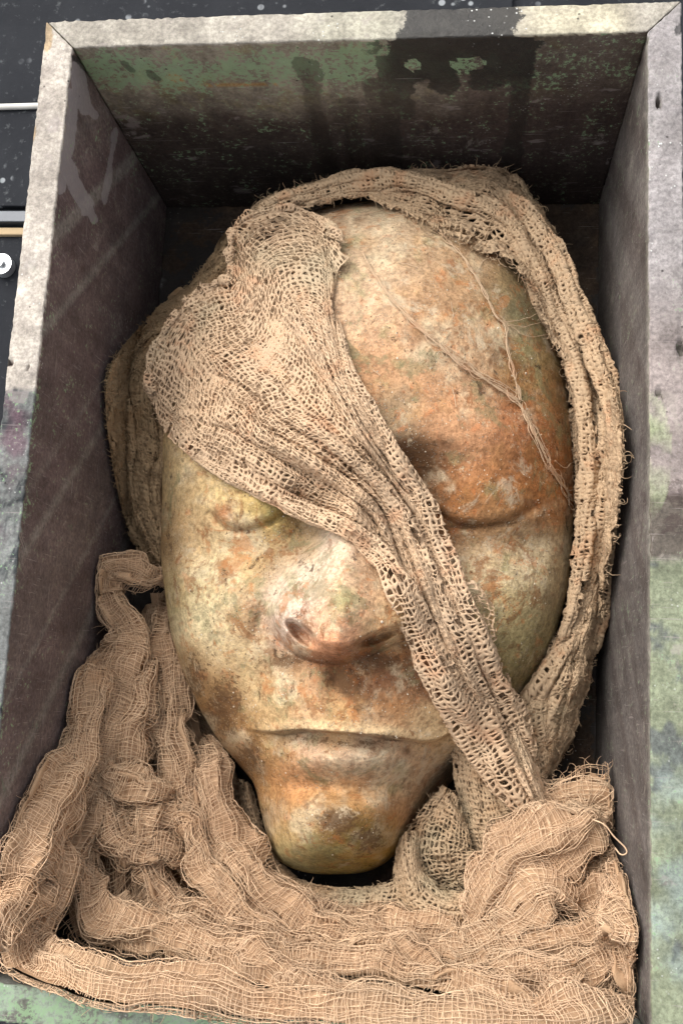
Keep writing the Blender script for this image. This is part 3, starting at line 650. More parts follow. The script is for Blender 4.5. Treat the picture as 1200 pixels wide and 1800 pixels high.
def thread_net(acc, Gw, seed, pitch=.0026, step=.0022, r=.0003, off=0.0, wob=.55, k=3, lift=.0004, loose=.0006):
    rng = np.random.default_rng(seed); N = normals(Gw); su, sv = arc_maps(Gw)
    for along in (1, 0):                     # 1: threads run along v
        S_, T_ = (su, sv) if along else (sv, su)
        n = max(2, int(S_[-1] / pitch)); m_ = max(4, int(T_[-1] / step))
        a = (np.arange(n) + .5)[:, None] + rng.normal(0, .16, (n, 1)); b = np.linspace(0, 1, m_)[None] * T_[-1]
        a = a + np.zeros_like(b); bb = b + np.zeros_like(a)
        c3 = np.stack([a * .35, bb / pitch * .11, np.full_like(a, seed + along * 5.3)], -1)
        a = a + wob * vnoise(c3, seed + along) + .5 * wob * vnoise(c3 * 3.1, seed + 4 + along) + 1.2 * wob * vnoise(c3 * .25, seed + 11)
        s_ = np.clip(a * pitch, 0, S_[-1])
        u = np.interp(s_, S_, np.arange(len(S_))); v = np.interp(bb, T_, np.arange(len(T_)))
        if not along: u, v = v, u
        p = samp(Gw, u, v); nn = samp(N, u, v); nn /= np.linalg.norm(nn, axis=-1, keepdims=True) + 1e-12
        h = off + lift * np.sin(np.pi * (bb / pitch + np.arange(n)[:, None])) + loose * vnoise(c3 * 2.2 + 31, seed + 9)
        rr = r * (1 + .3 * vnoise(c3 * 4, seed + 3)) * rng.uniform(.75, 1.25, (n, 1))
        tubes(acc, p + nn * h[..., None], nn, rr, k)
def backing(acc, Gw, off):
    N = normals(Gw); G2 = (Gw + N * off)[::2, ::2]; lx, ly = BW / 2 - .004, BL / 2 - .006; G2[..., 0] = np.clip(G2[..., 0], -lx, lx); G2[..., 1] = np.clip(G2[..., 1], -ly, ly)
    acc.add(G2, grid_faces(*G2.shape[:2]))
def sweep(path, nt=40, nv=120, arc=150, seed=0, flat=.85, wr=.16, flare=None):   # path of (px,py,z,r_mm): a fold, open underneath
    c = cat(np.array(path, float), nv); c[:, 2] = np.maximum(c[:, 2], zmin_inside(c[:, 0], c[:, 1], .003) + c[:, 3] * .9 * (CAM[2] * 1e3 - c[:, 2]) / 300); p = P(c[:, 0], c[:, 1], c[:, 2]); r = c[:, 3] * 1e-3; e_ = np.minimum(np.arange(nv), np.arange(nv)[::-1]) / nv * len(path) / (1.1 if flare is None else 1.7); r = r * np.sqrt(1 - (1 - np.clip(e_, 0, 1)) ** 2 * .985)
    p = p - np.array([0, 0, 1]) * ((1 - np.clip(e_, 0, 1)) ** 2 * c[:, 3] * (.9e-3 if flare is None else 2.6e-3))[:, None]
    t = np.gradient(p, axis=0); t /= np.linalg.norm(t, axis=1, keepdims=True)
    toc = CAM - p; toc /= np.linalg.norm(toc, axis=1, keepdims=True)
    a = np.cross(t, toc); a /= np.linalg.norm(a, axis=1, keepdims=True); b = np.cross(a, t)
    th = np.radians(np.linspace(-arc, arc, nt))[:, None]; sv = np.linspace(0, 1, nv)[None] * len(path)
    c3 = np.stack([np.cos(th) * 1.1 + 0 * sv, np.sin(th) * 1.1 + 0 * sv, sv * (1.1 if flare is None else .55) + 0 * th + seed * 7.7], -1)
    R_ = r[None] * (1 + wr * 1.5 * fbm(c3, seed, 2) + wr * .6 * np.cos(5 * th + 6 * vnoise(c3 * .4, seed + 2)))
    if flare is not None:
        ph_ = 2.2 * vnoise(c3 * np.array([0, 0, .9]) + np.array([3.1, .7, 0]), seed + 5); cr = 1 - np.abs(np.sin(2.3 * th + 1.6 * ph_)) ** .5; R_ = R_ * (1.12 - .55 * cr)
    R_ = R_ + (.0013 if flare is not None else 0) * fbm(np.stack([np.cos(th) * r[None] / .008, np.sin(th) * r[None] / .008, np.concatenate([[0], np.cumsum(np.linalg.norm(np.diff(p, axis=0), axis=1))])[None] / .010 + 0 * th + seed], -1), seed + 8, 3, .6)
    if flare is not None:                    # the sides run out into the cloth around the fold
        x_ = np.clip((np.abs(th) - np.pi / 2) / (np.radians(arc) - np.pi / 2), 0, 1); sg = np.sign(th)
        la = np.where(np.abs(th) < np.pi / 2, np.sin(th), sg * (1 + flare * x_)); he = np.where(np.abs(th) < np.pi / 2, np.cos(th), -1.2 * x_)
        return p[None] + (R_ * la)[..., None] * a[None] + (R_ * flat * he)[..., None] * b[None]
    Gw = p[None] + (R_ * np.sin(th))[..., None] * a[None] + (R_ * flat * np.cos(th))[..., None] * b[None]
    return Gw
def strays(acc, starts, seed, L=(.004, .014), r=.00016, nrm=None, curl=1.0):
    rng = np.random.default_rng(seed); n = len(starts); M_ = 12
    d = rng.normal(0, 1, (n, 3)); d[:, 2] = np.abs(d[:, 2]) * .6
    if nrm is not None: d = d * .7 + nrm
    d /= np.linalg.norm(d, axis=1, keepdims=True)
    ln = rng.uniform(*L, n); pts = [np.asarray(starts, float)]; ax = rng.normal(0, 1, (n, 3)); ax /= np.linalg.norm(ax, axis=1, keepdims=True)
    w_ = rng.normal(0, .35 * curl, n)
    for k in range(M_ - 1):
        d = d + np.cross(ax, d) * w_[:, None] + rng.normal(0, .12 * curl, (n, 3)); d /= np.linalg.norm(d, axis=1, keepdims=True)
        pts.append(pts[-1] + d * (ln / M_)[:, None])
    Pn = np.stack(pts, 1); Nn = np.broadcast_to(np.array([.2, .3, .93]), Pn.shape)
    tubes(acc, Pn, Nn, np.broadcast_to(r * np.linspace(1.1, .55, M_)[None], Pn.shape[:2]), 3)
def edge_strays(acc, Gw, seed, n, **kw):
    rng = np.random.default_rng(seed); nu, nv = Gw.shape[:2]
    side = rng.integers(0, 2, n) * (nu - 1); j = rng.integers(0, nv, n)
    c_ = Gw[nu // 2, j]; s = Gw[side, j]; nn = s - c_; nn /= np.linalg.norm(nn, axis=1, keepdims=True) + 1e-9
    strays(acc, s, seed, nrm=nn * .8, **kw)

def surf_strays(acc, Gw, seed, n, **kw):
    rng = np.random.default_rng(seed); nu, nv = Gw.shape[:2]; i, j = rng.integers(1, nu - 1, n), rng.integers(1, nv - 1, n)
    strays(acc, Gw[i, j] + normals(Gw)[i, j] * .0006, seed, nrm=normals(Gw)[i, j] * .15, curl=1.5, **kw)
def cloth_mat(name, cols, scale, sheen=.0, bumpd=.0004, spec=.12):
    m = Mat(name); a = m.noise(scale, 5, .6); b = m.noise(scale * 2.3, 5, .65, m.stretch((1, 1, 1), (.5, .8, .3))); f = m.noise(1500, 3, .7); d_ = m.noise(scale * .5, 3, .6)
    c = m.mix(m.ramp(a, .38, .64), tuple(lin(cols[0])), tuple(lin(cols[1])))
    c = m.mix(m.math('MULTIPLY', m.ramp(b, .52, .68), .75), c, tuple(lin(cols[2])))
    c = m.mix(m.math('MULTIPLY', m.ramp(d_, .54, .7), .6), c, tuple(lin(cols[3])))
    c = m.mix(1.0, c, m.mix(f, (.78, .77, .76), (1.2, 1.2, 1.2)), 'MULTIPLY')
    return m.done(c, .92, m.bump(f, bumpd, .6), spec)
M_CRUST = cloth_mat('plaster_stiffened_gauze', [(186, 160, 132), (192, 164, 134), (190, 150, 118), (160, 150, 126)], 22)
M_CRUST2 = cloth_mat('dusty_gauze', [(170, 146, 118), (176, 150, 120), (162, 130, 98), (138, 134, 112)], 22)
M_CRUST3 = cloth_mat('dust_caked_gauze', [(174, 150, 122), (180, 154, 124), (176, 138, 106), (150, 140, 116)], 22)
M_CLOTH = cloth_mat('cheesecloth', [(206, 175, 144), (214, 183, 150), (198, 162, 128), (198, 173, 145)], 12)
M_INNER = cloth_mat('cheesecloth_shaded_layers', [(172, 141, 111), (180, 149, 118), (162, 130, 100), (164, 140, 113)], 30)  # darker copy of the cheesecloth colour, shade between the threads painted in

def face_cov(Gp, bound, off, it=14, ztop=None):   # lay a sheet of photo positions over the face
    f = face_z(Gp[..., 0], Gp[..., 1], fine=False)
    z = np.maximum(f, bound); z = np.maximum(smooth2(z, it), f) + off
    return z

wrap = empty('gauze_wrap', 'stiff dusty gauze bandage draped across the face and around the head', 'gauze', (0, 0, .06))
def to_local(o): o.matrix_parent_inverse = o.parent.matrix_world.inverted() if False else Matrix.Translation(-Vector(o.parent.location)); return o
NU, NV = 130, 320
uu = np.linspace(0, 1, NU)[:, None]; vv = np.linspace(0, 1, NV)[None]
# --- the fan pulled across brow, nose and cheek
rowsA = [[(258,688),(300,772),(400,842),(500,892),(600,932),(680,985),(722,1080),(770,1180),(828,1285),(895,1385),(945,1452)],
 [(262,645),(330,720),(430,790),(540,850),(640,915),(705,1000),(745,1100),(795,1200),(850,1300),(915,1395),(950,1448)],
 [(320,535),(370,640),(470,740),(580,820),(670,900),(725,990),(765,1090),(812,1190),(868,1290),(925,1390),(955,1444)],
 [(408,488),(450,580),(530,680),(620,780),(695,870),(740,970),(785,1080),(832,1180),(885,1280),(935,1385),(960,1440)],
 [(412,395),(480,470),(540,580),(600,690),(670,800),(728,885),(765,970),(810,1075),(850,1170),(902,1275),(962,1430)],
 [(520,368),(560,450),(570,560),(610,680),(682,795),(736,875),(772,965),(818,1072),(858,1165),(909,1272),(964,1425)],
 [(622,446),(590,490),(588,570),(622,680),(690,790),(742,870),(778,960),(825,1070),(865,1160),(915,1270),(967,1420)]]
A = rows_grid([[(x, y, 0) for x, y in r] for r in rowsA], NU, NV)
bound = 80 - 0 * vv + 12 * np.sin(np.pi * uu) + np.zeros_like(vv)
ph = .5 * vnoise(np.stack([uu * 3 + 0 * vv, vv * 5 + 0 * uu, 0 * uu + 0 * vv + 2.2], -1), 3)
pa_ = (.3 + 1.0 * sstep(.04, .3, vv)) * np.ones_like(uu)
pl = pleat(uu + .03 * np.sin(vv * 9), 9, ph) * 10 * pa_ + pleat(uu, 19, 2 * ph) * 3 * pa_ - 4
roll = 5 * np.sin(np.pi * np.clip(uu, 0, 1)) ** .6 * sstep(.35, .6, vv)
pl = pl * (1 - .35 * sstep(.4, .6, vv))
A[..., 2] = 7 * sstep(.14, 0, vv) + face_cov(A, bound, 4.0) + np.maximum(pl, -2.5) + roll + 2.5 * n2(A[..., 0], A[..., 1], 60, 5, 3)
GA = P(A[..., 0], A[..., 1], A[..., 2])
A2 = A.copy(); A2[..., 2] -= 3.2; A2[..., 0] += 5 * n2(A[..., 0], A[..., 1], 40, 8, 2); GA2 = P(A2[..., 0], A2[..., 1], np.maximum(A2[..., 2], face_z(A2[..., 0], A2[..., 1], False) + .8))
def fan_hole(x, y):
    return .22 * G(x, y, 540, 420, 110, 40) + .16 * G(x, y, 380, 700, 90, 50) + .14 * G(x, y, 540, 820, 120, 30, .5) - .12 * G(x, y, 520, 560, 90, 90)
ac = Acc(); perf_net(ac, GA, 1, .0027, .0032, .00055, .66, .6, .42, hole_fn=fan_hole); perf_net(ac, GA2, 2, .0031, .0035, .0005, .5, .5, .4, walls=False)
def rope(path, seed, **kw):                  # a fold of gauze lying on the sheet below it
    c = np.array(path, float); f_ = face_z(c[:, 0], c[:, 1], False); z = np.maximum(f_, 84); z = np.maximum(z, .5 * z + .25 * (np.roll(z, 1) + np.roll(z, -1)) if len(z) > 4 else z); c2 = np.stack([c[:, 0], c[:, 1], z + c[:, 2], c[:, 3]], 1)
    c2[-1, 2] = min(c2[-1, 2], 96)
    g_ = sweep(c2, 34, len(path) * 22, 125, seed, .75, .3); perf_net(ac, g_, seed, .0023, .0030, .0005, **kw); edge_strays(ac, g_, seed, 40, L=(.002, .005), r=.0002)
rope([(330,795,5,2.5),(400,836,6,3),(500,884,7,4),(600,926,7,5),(665,972,8,6),(705,1040,9,7),(738,1110,9,8),(778,1185,10,9),(828,1270,11,9.5),(885,1360,12,9),(940,1440,12,7),(955,1462,8,4)], 81, hole=.6, var=.6, jit=.42)
rope([(520,740,7,2),(600,790,8,3),(670,860,9,4),(720,935,10,4.5),(752,1010,11,5),(785,1090,11,5),(820,1165,11,5.5),(860,1250,10,6),(900,1330,8,5)], 82, hole=.6, var=.6, jit=.42)
rope([(592,560,5,2),(622,670,7,3),(688,785,8,4),(736,865,9,5),(768,950,9,5.5),(804,1035,9,5.5),(838,1120,9,6),(874,1200,9,6),(912,1280,8,6),(940,1340,6,5)], 83, hole=.6, var=.6, jit=.42)
for edge_ in ([(268,692),(262,668),(262,645),(285,590),(320,538)], [(322,536),(360,508),(408,489)], [(408,488),(404,440),(412,397)], [(412,396),(460,372),(520,368),(570,392),(604,424)]):
    c_ = cat(np.array(edge_, float), 9); zz = np.maximum(face_z(c_[:, 0], c_[:, 1], False), 80) + 15
    g_ = sweep([(x_, y_, q_, 2.6 + 1.2 * math.sin(k_ * 2.1)) for k_, ((x_, y_), q_) in enumerate(zip(c_, zz))], 22, 70, 150, int(c_[0, 0]), .8, .35); perf_net(ac, g_, int(c_[0, 1]), .0022, .0026, .0006, .5, .6, .42); edge_strays(ac, g_, 7, 30, L=(.002, .006), r=.0002)
surf_strays(ac, GA, 6, 900, L=(.002, .006), r=.00024)
edge_strays(ac, GA, 5, 160, L=(.002, .007), r=.00022)
to_local(ac.build('draped_fan', M_CRUST, wrap))
# --- band over the top of the head and down the right side
B0 = [(425,392,62),(470,352,66),(560,322,62),(650,308,60),(760,298,58),(860,295,55),(910,312,52),(970,395,50),(1005,500,50),(1045,590,50),(1082,690,50),(1092,800,50),(1078,950,48),(1052,1100,46),(1022,1230,46),(985,1330,46),(950,1390,48)]
B1 = [(430,402,76),(470,365,84),(560,340,84),(650,325,82),(760,322,84),(850,335,82),(915,380,80),(960,450,80),(995,540,80),(1030,640,80),(1055,740,80),(1060,850,80),(1050,960,78),(1032,1090,76),(1000,1200,76),(965,1290,74),(940,1360,72)]
B2 = [(440,412,80),(480,378,88),(560,362,90),(650,350,90),(735,396,98),(825,436,98),(900,462,94),(945,530,88),(972,610,84),(1000,700,76),(1010,830,72),(1012,950,70),(1000,1070,70),(950,1170,72),(905,1240,74),(900,1300,74),(920,1340,70)]
B = rows_grid([B0, B1, B2], NU, NV)
f = face_z(B[..., 0], B[..., 1], False)
ph = .6 * vnoise(np.stack([uu * 2 + 0 * vv, vv * 7 + 0 * uu, 0 * uu + 0 * vv + 5.2], -1), 6)
pl = pleat(uu + .05 * np.sin(vv * 14), 4, ph) * 11 + pleat(uu, 11, 2.5 * ph) * 3.4 - 3
flat_top = sstep(.40, .25, vv) * sstep(.45, .7, uu)
B[..., 2] = np.maximum(smooth2(np.maximum(B[..., 2], f), 6), f + 1.0) + pl * (1 - .8 * flat_top) + 2 * n2(B[..., 0], B[..., 1], 40, 15, 3)
B[..., 0] += 10 * n2(B[..., 0], B[..., 1], 50, 25, 3); B[..., 1] += 9 * n2(B[..., 0], B[..., 1], 50, 35, 3)
B[..., 2] = np.maximum(B[..., 2], smooth2(zmin_inside(B[..., 0], B[..., 1], .007), 3) + .35 * (pl + 3)); GB = P(B[..., 0], B[..., 1], B[..., 2]); B2_ = B.copy(); B2_[..., 2] -= 3.5; GB2 = P(B2_[..., 0], B2_[..., 1], B2_[..., 2])
def band_hole(x, y): return .35 * G(x, y, 800, 385, 130, 36, .25) + .25 * G(x, y, 870, 330, 60, 20, .3) + .25 * G(x, y, 985, 610, 26, 70) + .3 * G(x, y, 950, 545, 22, 50, .4) + .25 * G(x, y, 1012, 820, 14, 90) + .25 * G(x, y, 950, 1165, 40, 40)
ac = Acc(); perf_net(ac, GB, 11, .0029, .0036, .0008, .4, .7, .42, hole_fn=band_hole, rough=.0022); perf_net(ac, GB2, 12, .0031, .0035, .0006, .3, .5, walls=False, hole_fn=lambda x, y: .9 * G(x, y, 810, 385, 120, 40, .25) + .5 * G(x, y, 985, 610, 26, 70), maxs=.6)
for path, sd_ in (([(425,405,78,3),(475,365,90,4.5),(540,340,92,5),(610,322,90,6),(680,318,90,6.5),(740,325,92,5),(800,345,94,5),(860,368,92,5.5),(905,410,90,5),(935,470,88,6),(965,540,86,6.5),(1000,590,84,8),(1035,640,82,8.5),(1062,700,78,8),(1068,780,74,8),(1060,860,72,7)], 21),
                  ([(1030,720,80,5),(1040,820,78,5),(1036,920,78,5),(1028,1010,78,5),(1010,1090,78,5),(975,1160,80,5.5),(935,1220,82,6),(912,1260,82,6)], 22),
                  ([(985,560,90,3),(1012,640,92,4.5),(1030,740,92,5),(1034,840,90,5),(1026,950,88,4.5),(1012,1050,86,4),(985,1130,86,4)], 24),
                  ([(880,330,86,3),(930,380,88,5),(975,450,90,6),(1010,540,92,6),(1052,640,96,6),(1078,720,98,5.5),(1084,800,98,5)], 25),
                  ([(1070,800,66,6),(1068,900,66,7),(1058,1000,64,7),(1045,1080,62,7),(1030,1160,60,7)], 23)):
    g_ = sweep(path, 30, 160, 140, sd_, .85, .3); perf_net(ac, g_, sd_, .0024, .0028, .0009, .3, .7, .42, rough=.002); edge_strays(ac, g_, sd_, 60, L=(.002, .006), r=.0002)
surf_strays(ac, GB, 16, 1500, L=(.002, .006), r=.00026); surf_strays(ac, GB, 17, 260, L=(.006, .014), r=.00024)
edge_strays(ac, GB, 15, 420, L=(.003, .011), r=.00024)
to_local(ac.build('head_band', M_CRUST3, wrap))
# --- band behind the left temple
C0 = [(402,410,52),(340,490,48),(255,565,42),(192,645,38),(186,710,36),(194,790,36),(216,900,36),(246,975,38),(275,1005,38)]
C1 = [(425,420,74),(370,505,72),(295,590,68),(245,660,64),(235,730,62),(245,800,60),(262,900,58),(280,970,56),(292,1010,52)]
C2 = [(460,440,80),(420,530,78),(350,600,76),(310,660,72),(290,730,66),(298,800,62),(302,900,58),(304,970,55),(304,1020,50)]
Cg = rows_grid([C0, C1, C2], NU, NV)
ph = .7 * vnoise(np.stack([uu * 2 + 0 * vv, vv * 5 + 0 * uu, 0 * uu + 0 * vv + 9.2], -1), 16)
Cg[..., 2] += pleat(uu, 4, ph) * 10 + pleat(uu, 13, 2 * ph) * 3 + 2 * n2(Cg[..., 0], Cg[..., 1], 40, 19, 3) - 4
GC = P(Cg[..., 0], Cg[..., 1], np.maximum(Cg[..., 2], zmin_inside(Cg[..., 0], Cg[..., 1])))
ac = Acc(); perf_net(ac, GC, 31, .0027, .0031, .0009, .25, .6, .42, rough=.0022); surf_strays(ac, GC, 36, 1800, L=(.002, .005), r=.00026); backing(ac, GC, -.003)
edge_strays(ac, GC, 35, 220, L=(.002, .006), r=.0002)
to_local(ac.build('side_band', cloth_mat('shaded_gauze', [(146, 124, 96), (154, 130, 100), (134, 106, 76), (120, 116, 90)], 22), wrap))  # gauze tint darkened and greyed: shadow behind the temple put into the colour
# --- knot below the mouth corner, loop and band under the chin
def crust_sheet(acc, rows, seed, k, amp, hole, off2=-.003, nu=60, nv=140, **kw):
    g = rows_grid(rows, nu, nv); u_ = np.linspace(0, 1, nu)[:, None]; v_ = np.linspace(0, 1, nv)[None]
    ph = .7 * vnoise(np.stack([u_ * 2 + 0 * v_, v_ * 4 + 0 * u_, 0 * u_ + 0 * v_ + seed], -1), seed)
    g[..., 2] += pleat(u_, k, ph) * amp + 2.2 * n2(g[..., 0], g[..., 1], 35, seed, 3)
    g[..., 0] += 4 * n2(g[..., 0], g[..., 1], 40, seed + 1, 3)
    gw = P(g[..., 0], g[..., 1], g[..., 2]); perf_net(acc, gw, seed, hole=hole, **kw)
    g2 = gw.copy(); g2[..., 2] += off2; perf_net(acc, g2, seed + 1, hole=hole * .8, walls=False, **kw); edge_strays(acc, gw, seed, 60, L=(.002, .006), r=.00022)
ac = Acc()
crust_sheet(ac, [[(792,1295,84),(800,1380,78),(822,1470,74),(845,1530,70)],[(830,1300,96),(848,1400,90),(872,1490,86),(886,1538,78)],[(872,1330,92),(908,1420,86),(928,1480,80),(922,1522,72)]], 41, 3, 5, .5)
crust_sheet(ac, [[(895,1400,70),(905,1450,68),(915,1500,64)],[(930,1400,84),(945,1450,80),(950,1490,74)],[(965,1420,78),(968,1450,74),(962,1480,70)]], 43, 3, 3, .35)
crust_sheet(ac, [[(905,1235,76),(890,1290,76),(905,1350,74),(935,1385,70)],[(945,1190,84),(950,1270,82),(955,1330,78),(950,1385,72)],[(1020,1200,56),(1010,1270,56),(985,1330,56),(955,1390,56)]], 45, 3, 4, .35)
to_local(ac.build('knot', M_CRUST2, wrap))
ac = Acc()
crust_sheet(ac, [[(778,1380,80),(728,1440,76),(706,1490,74),(722,1550,74),(770,1580,76)],[(800,1395,86),(775,1460,86),(760,1510,84),(775,1550,80),(805,1570,78)],[(818,1430,80),(828,1490,84),(850,1505,84),(842,1535,78),(840,1560,74)]], 51, 2, 6, .68)
crust_sheet(ac, [[(700,1478,74),(692,1540,82),(704,1610,88),(755,1645,92),(815,1632,95),(862,1606,96)],[(716,1462,84),(714,1530,96),(742,1588,102),(800,1612,105),(848,1598,105),(880,1582,102)],[(742,1462,76),(744,1522,86),(788,1564,92),(840,1566,95),(872,1560,96),(892,1554,95)]], 53, 3, 5, .45)
to_local(ac.build('loop', M_CRUST2, wrap))
ac = Acc()
crust_sheet(ac, [[(410,1370,40),(424,1440,48),(450,1510,58),(500,1565,68),(570,1600,76),(640,1612,82),(704,1600,86)],[(428,1370,52),(448,1455,60),(480,1520,70),(540,1566,80),(600,1582,86),(650,1584,90),(704,1575,92)],[(440,1380,44),(466,1475,52),(512,1538,62),(575,1560,70),(620,1562,76),(660,1556,80),(706,1540,84)]], 61, 2, 3, .62)
to_local(ac.build('chin_band', M_CRUST2, wrap))
ac = Acc()
g = rows_grid([[(806,1022,0),(832,1060,0),(845,1110,0),(862,1150,0)],[(832,1020,0),(852,1060,0),(860,1105,0),(870,1140,0)],[(845,1035,0),(868,1070,0),(870,1105,0),(874,1130,0)]], 30, 60)
g[..., 2] = face_z(g[..., 0], g[..., 1], False) + 9 + 3 * n2(g[..., 0], g[..., 1], 20, 3, 2)
perf_net(ac, P(g[..., 0], g[..., 1], g[..., 2]), 71, .0026, .003, .0007, .74, .4, .3)
to_local(ac.build('net_scrap', M_CRUST, wrap))
# --- loose threads across the forehead
def on_face(pts, n, off, wob, seed):
    c = cat(np.array(pts, float), n); t = np.linspace(0, len(pts) * 2.2, n)
    c[:, 0] += wob * vnoise(np.stack([t, t * 0, t * 0 + seed], -1), seed); c[:, 1] += wob * vnoise(np.stack([t, t * 0 + 9, t * 0 + seed], -1), seed)
    return P(c[:, 0], c[:, 1], face_z(c[:, 0], c[:, 1], False) + off)
T1 = [(640,448),(662,488),(700,538),(745,582),(790,622),(850,666),(908,706),(938,758),(962,808),(992,858),(1012,890)]
T2 = [(715,356),(778,412),(830,475),(868,548),(888,572),(890,605),(902,655),(914,702)]
threads = [(T1, 1.4, .9, 3, 5), (T1, 1.8, .6, 6, 6), (T1[3:], 1.2, .6, 9, 7), (T2, 1.2, .85, 3, 8), (T2[3:], 1.0, .4, 7, 9), ([(548,386),(600,378),(660,372),(712,358)], .9, .3, 2, 10),
 ([(888,572),(915,574),(945,566),(985,556)], 2, .4, 4, 11), ([(890,568),(920,560),(950,545),(975,530)], 2.5, .35, 5, 12), ([(838,478),(846,460),(866,452),(900,448),(935,452)], 1, .35, 3, 13), ([(895,575),(930,590),(965,585),(990,575)], 1.5, .35, 4, 14),
 ([(700,460),(735,470)], .5, .3, 2, 15), ([(792,530),(797,558)], .5, .45, 1, 16), ([(655,650),(668,660)], .5, .4, 1, 17), ([(795,680),(800,715)], .5, .3, 2, 18), ([(985,850),(1000,862),(1020,858)], 4, .3, 2, 19), ([(975,810),(995,822),(1015,800)], 3, .25, 2, 20)]
for pts, off, r_, wob, sd_ in threads:
    ac = Acc(); rng = np.random.default_rng(sd_)
    for q in range(1 if r_ < .5 else 3):
        n_ = max(16, len(pts) * 16); p = on_face(pts, n_, off + .7, wob * .5 + (wob * .55 + 1.2) * (q > 0), sd_ + 31 * q)
        rr = (.0002 if r_ < .5 else r_ * .00036) * (1 + .5 * vnoise(np.stack([np.arange(n_) * .7, np.zeros(n_), np.full(n_, sd_ * 1.3 + q)], -1), sd_))
        V, F = tube(p, rr, 5); ac.add(V, F)
        if r_ > .5: strays(ac, p[rng.integers(0, n_, 14)], sd_ + q, L=(.001, .004), r=.0002)
    to_local(ac.build('loose_thread', M_CRUST, wrap))

# ------------------------------------------------------------------ cheesecloth heaped at the foot of the box
cloth = empty('cheesecloth', 'soft tan cheesecloth heaped in folds at the foot of the box below the chin', 'cloth', (0, -BL / 2 + .08, .05))
S_ = [[(185,1125),(150,1220),(105,1350),(50,1460),(5,1560),(-20,1640),(40,1700),(180,1745),(400,1768),(700,1782),(1000,1785),(1120,1768)],
 [(200,1105),(180,1220),(150,1340),(115,1450),(75,1560),(60,1640),(130,1690),(300,1725),(500,1750),(750,1762),(1000,1762),(1115,1738)],
 [(215,1150),(205,1250),(185,1350),(165,1450),(140,1550),(140,1620),(220,1665),(360,1700),(550,1725),(780,1735),(1000,1735),(1115,1708)],
 [(235,1170),(235,1270),(225,1370),(215,1460),(205,1550),(220,1610),(300,1650),(440,1685),(600,1705),(800,1710),(1000,1705),(1110,1680)],
 [(262,1080),(278,1200),(288,1310),(290,1420),(285,1520),(310,1580),(380,1620),(480,1655),(630,1680),(800,1685),(1000,1675),(1105,1650)],
 [(285,1040),(305,1180),(320,1300),(335,1400),(355,1490),(390,1560),(450,1610),(540,1640),(660,1655),(800,1660),(980,1645),(1100,1620)],
 [(300,1150),(335,1250),(360,1340),(385,1430),(410,1500),(445,1560),(500,1600),(580,1620),(680,1630),(800,1630),(950,1610),(1090,1590)],
 [(330,1200),(370,1290),(400,1370),(425,1440),(450,1500),(490,1560),(540,1590),(600,1605),(690,1615),(800,1600),(930,1570),(1080,1560)]]
Z_ = [[40,60,90,120,150,170,178,182,184,184,184,182],[50,65,90,115,140,155,165,170,172,172,172,168],[55,65,85,105,125,140,150,155,157,157,156,150],[60,68,82,98,112,124,133,138,141,141,140,135],
 [55,65,75,88,100,110,118,124,127,127,125,120],[50,58,66,76,88,98,104,109,112,112,112,108],[45,52,58,66,76,86,92,96,98,98,99,97],[40,46,52,58,66,74,80,84,86,87,88,88]]
NVc = 420
ridges = [cat(np.array([(x, y, z) for (x, y), z in zip(a, b)], float), NVc) for a, b in zip(S_, Z_)]
vt = np.linspace(0, 1, NVc)
rows = []
for k, r in enumerate(ridges):
    r = r.copy(); t3 = np.stack([vt * 7, vt * 0 + k * 3.3, vt * 0], -1)
    r[:, 0] += 9 * vnoise(t3, 2); r[:, 1] += 9 * vnoise(t3 + 40, 3); r[:, 2] += 5 * vnoise(t3 * 1.7 + 80, 4)
    rows.append(r)
    if k < len(ridges) - 1:
        w_ = .5 + .18 * vnoise(np.stack([vt * 5, vt * 0 + k * 1.7, vt * 0 + 4], -1), 6)[:, None]
        v_ = r * w_ + ridges[k + 1] * (1 - w_); v_[:, 2] -= 11 + 6 * vnoise(np.stack([vt * 6, vt * 0 + k, vt * 0 + 8], -1), 7); rows.append(v_)
last = ridges[-1].copy(); last[:, 2] -= 30; last[:, :2] += (OC - last[:, :2]) * .05; rows.append(last)
for q_, r in enumerate(rows): r[:, 2] -= 10 + 30 * sstep(.3, .5, vt)
Bc = cat(np.stack(rows), 240, chord=False)
u_ = np.linspace(0, 1, 240)[:, None]; v_ = vt[None]
c3 = np.stack([u_ * 38 + 0 * v_, v_ * 12 + 0 * u_, 0 * u_ + 0 * v_], -1)
Bc[..., 2] += 3.2 * vnoise(c3, 21) + 2.2 * n2(Bc[..., 0], Bc[..., 1], 28, 33, 3)
Bc[..., 2] = np.maximum(Bc[..., 2], zmin_inside(Bc[..., 0], Bc[..., 1], .003))
GBc = P(Bc[..., 0], Bc[..., 1], Bc[..., 2])
def cheese(name, Gw, seed, layers=3, back=-.0024, pitch=.0025, r0=.06, r1=.94):
    ac = Acc(); thread_net(ac, Gw, seed, pitch, .0026, .00024, 0, .8, lift=.00025, loose=.00035)
    for k in range(1, layers): thread_net(ac, Gw, seed + 20 * k, pitch * (1 + .12 * k), .0034, .00019, -.0011 * k, .9, k=2)
    edge_strays(ac, Gw, seed, 70, L=(.004, .012), r=.00018)
    rng = np.random.default_rng(seed + 3); nu, nv = Gw.shape[:2]; n = int(nu * nv / 260)
    i, j = rng.integers(2, nu - 2, n), rng.integers(2, nv - 2, n)
    strays(ac, Gw[i, j], seed + 5, L=(.005, .014), r=.00014, nrm=normals(Gw)[i, j] * .25, curl=1.3)
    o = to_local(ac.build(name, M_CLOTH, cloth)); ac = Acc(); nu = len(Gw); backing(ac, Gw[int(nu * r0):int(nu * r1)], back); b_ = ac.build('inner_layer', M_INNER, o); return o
cheese('pleated_sheet', GBc[64:], 101, 2, -.006, .0031, .04, .98)
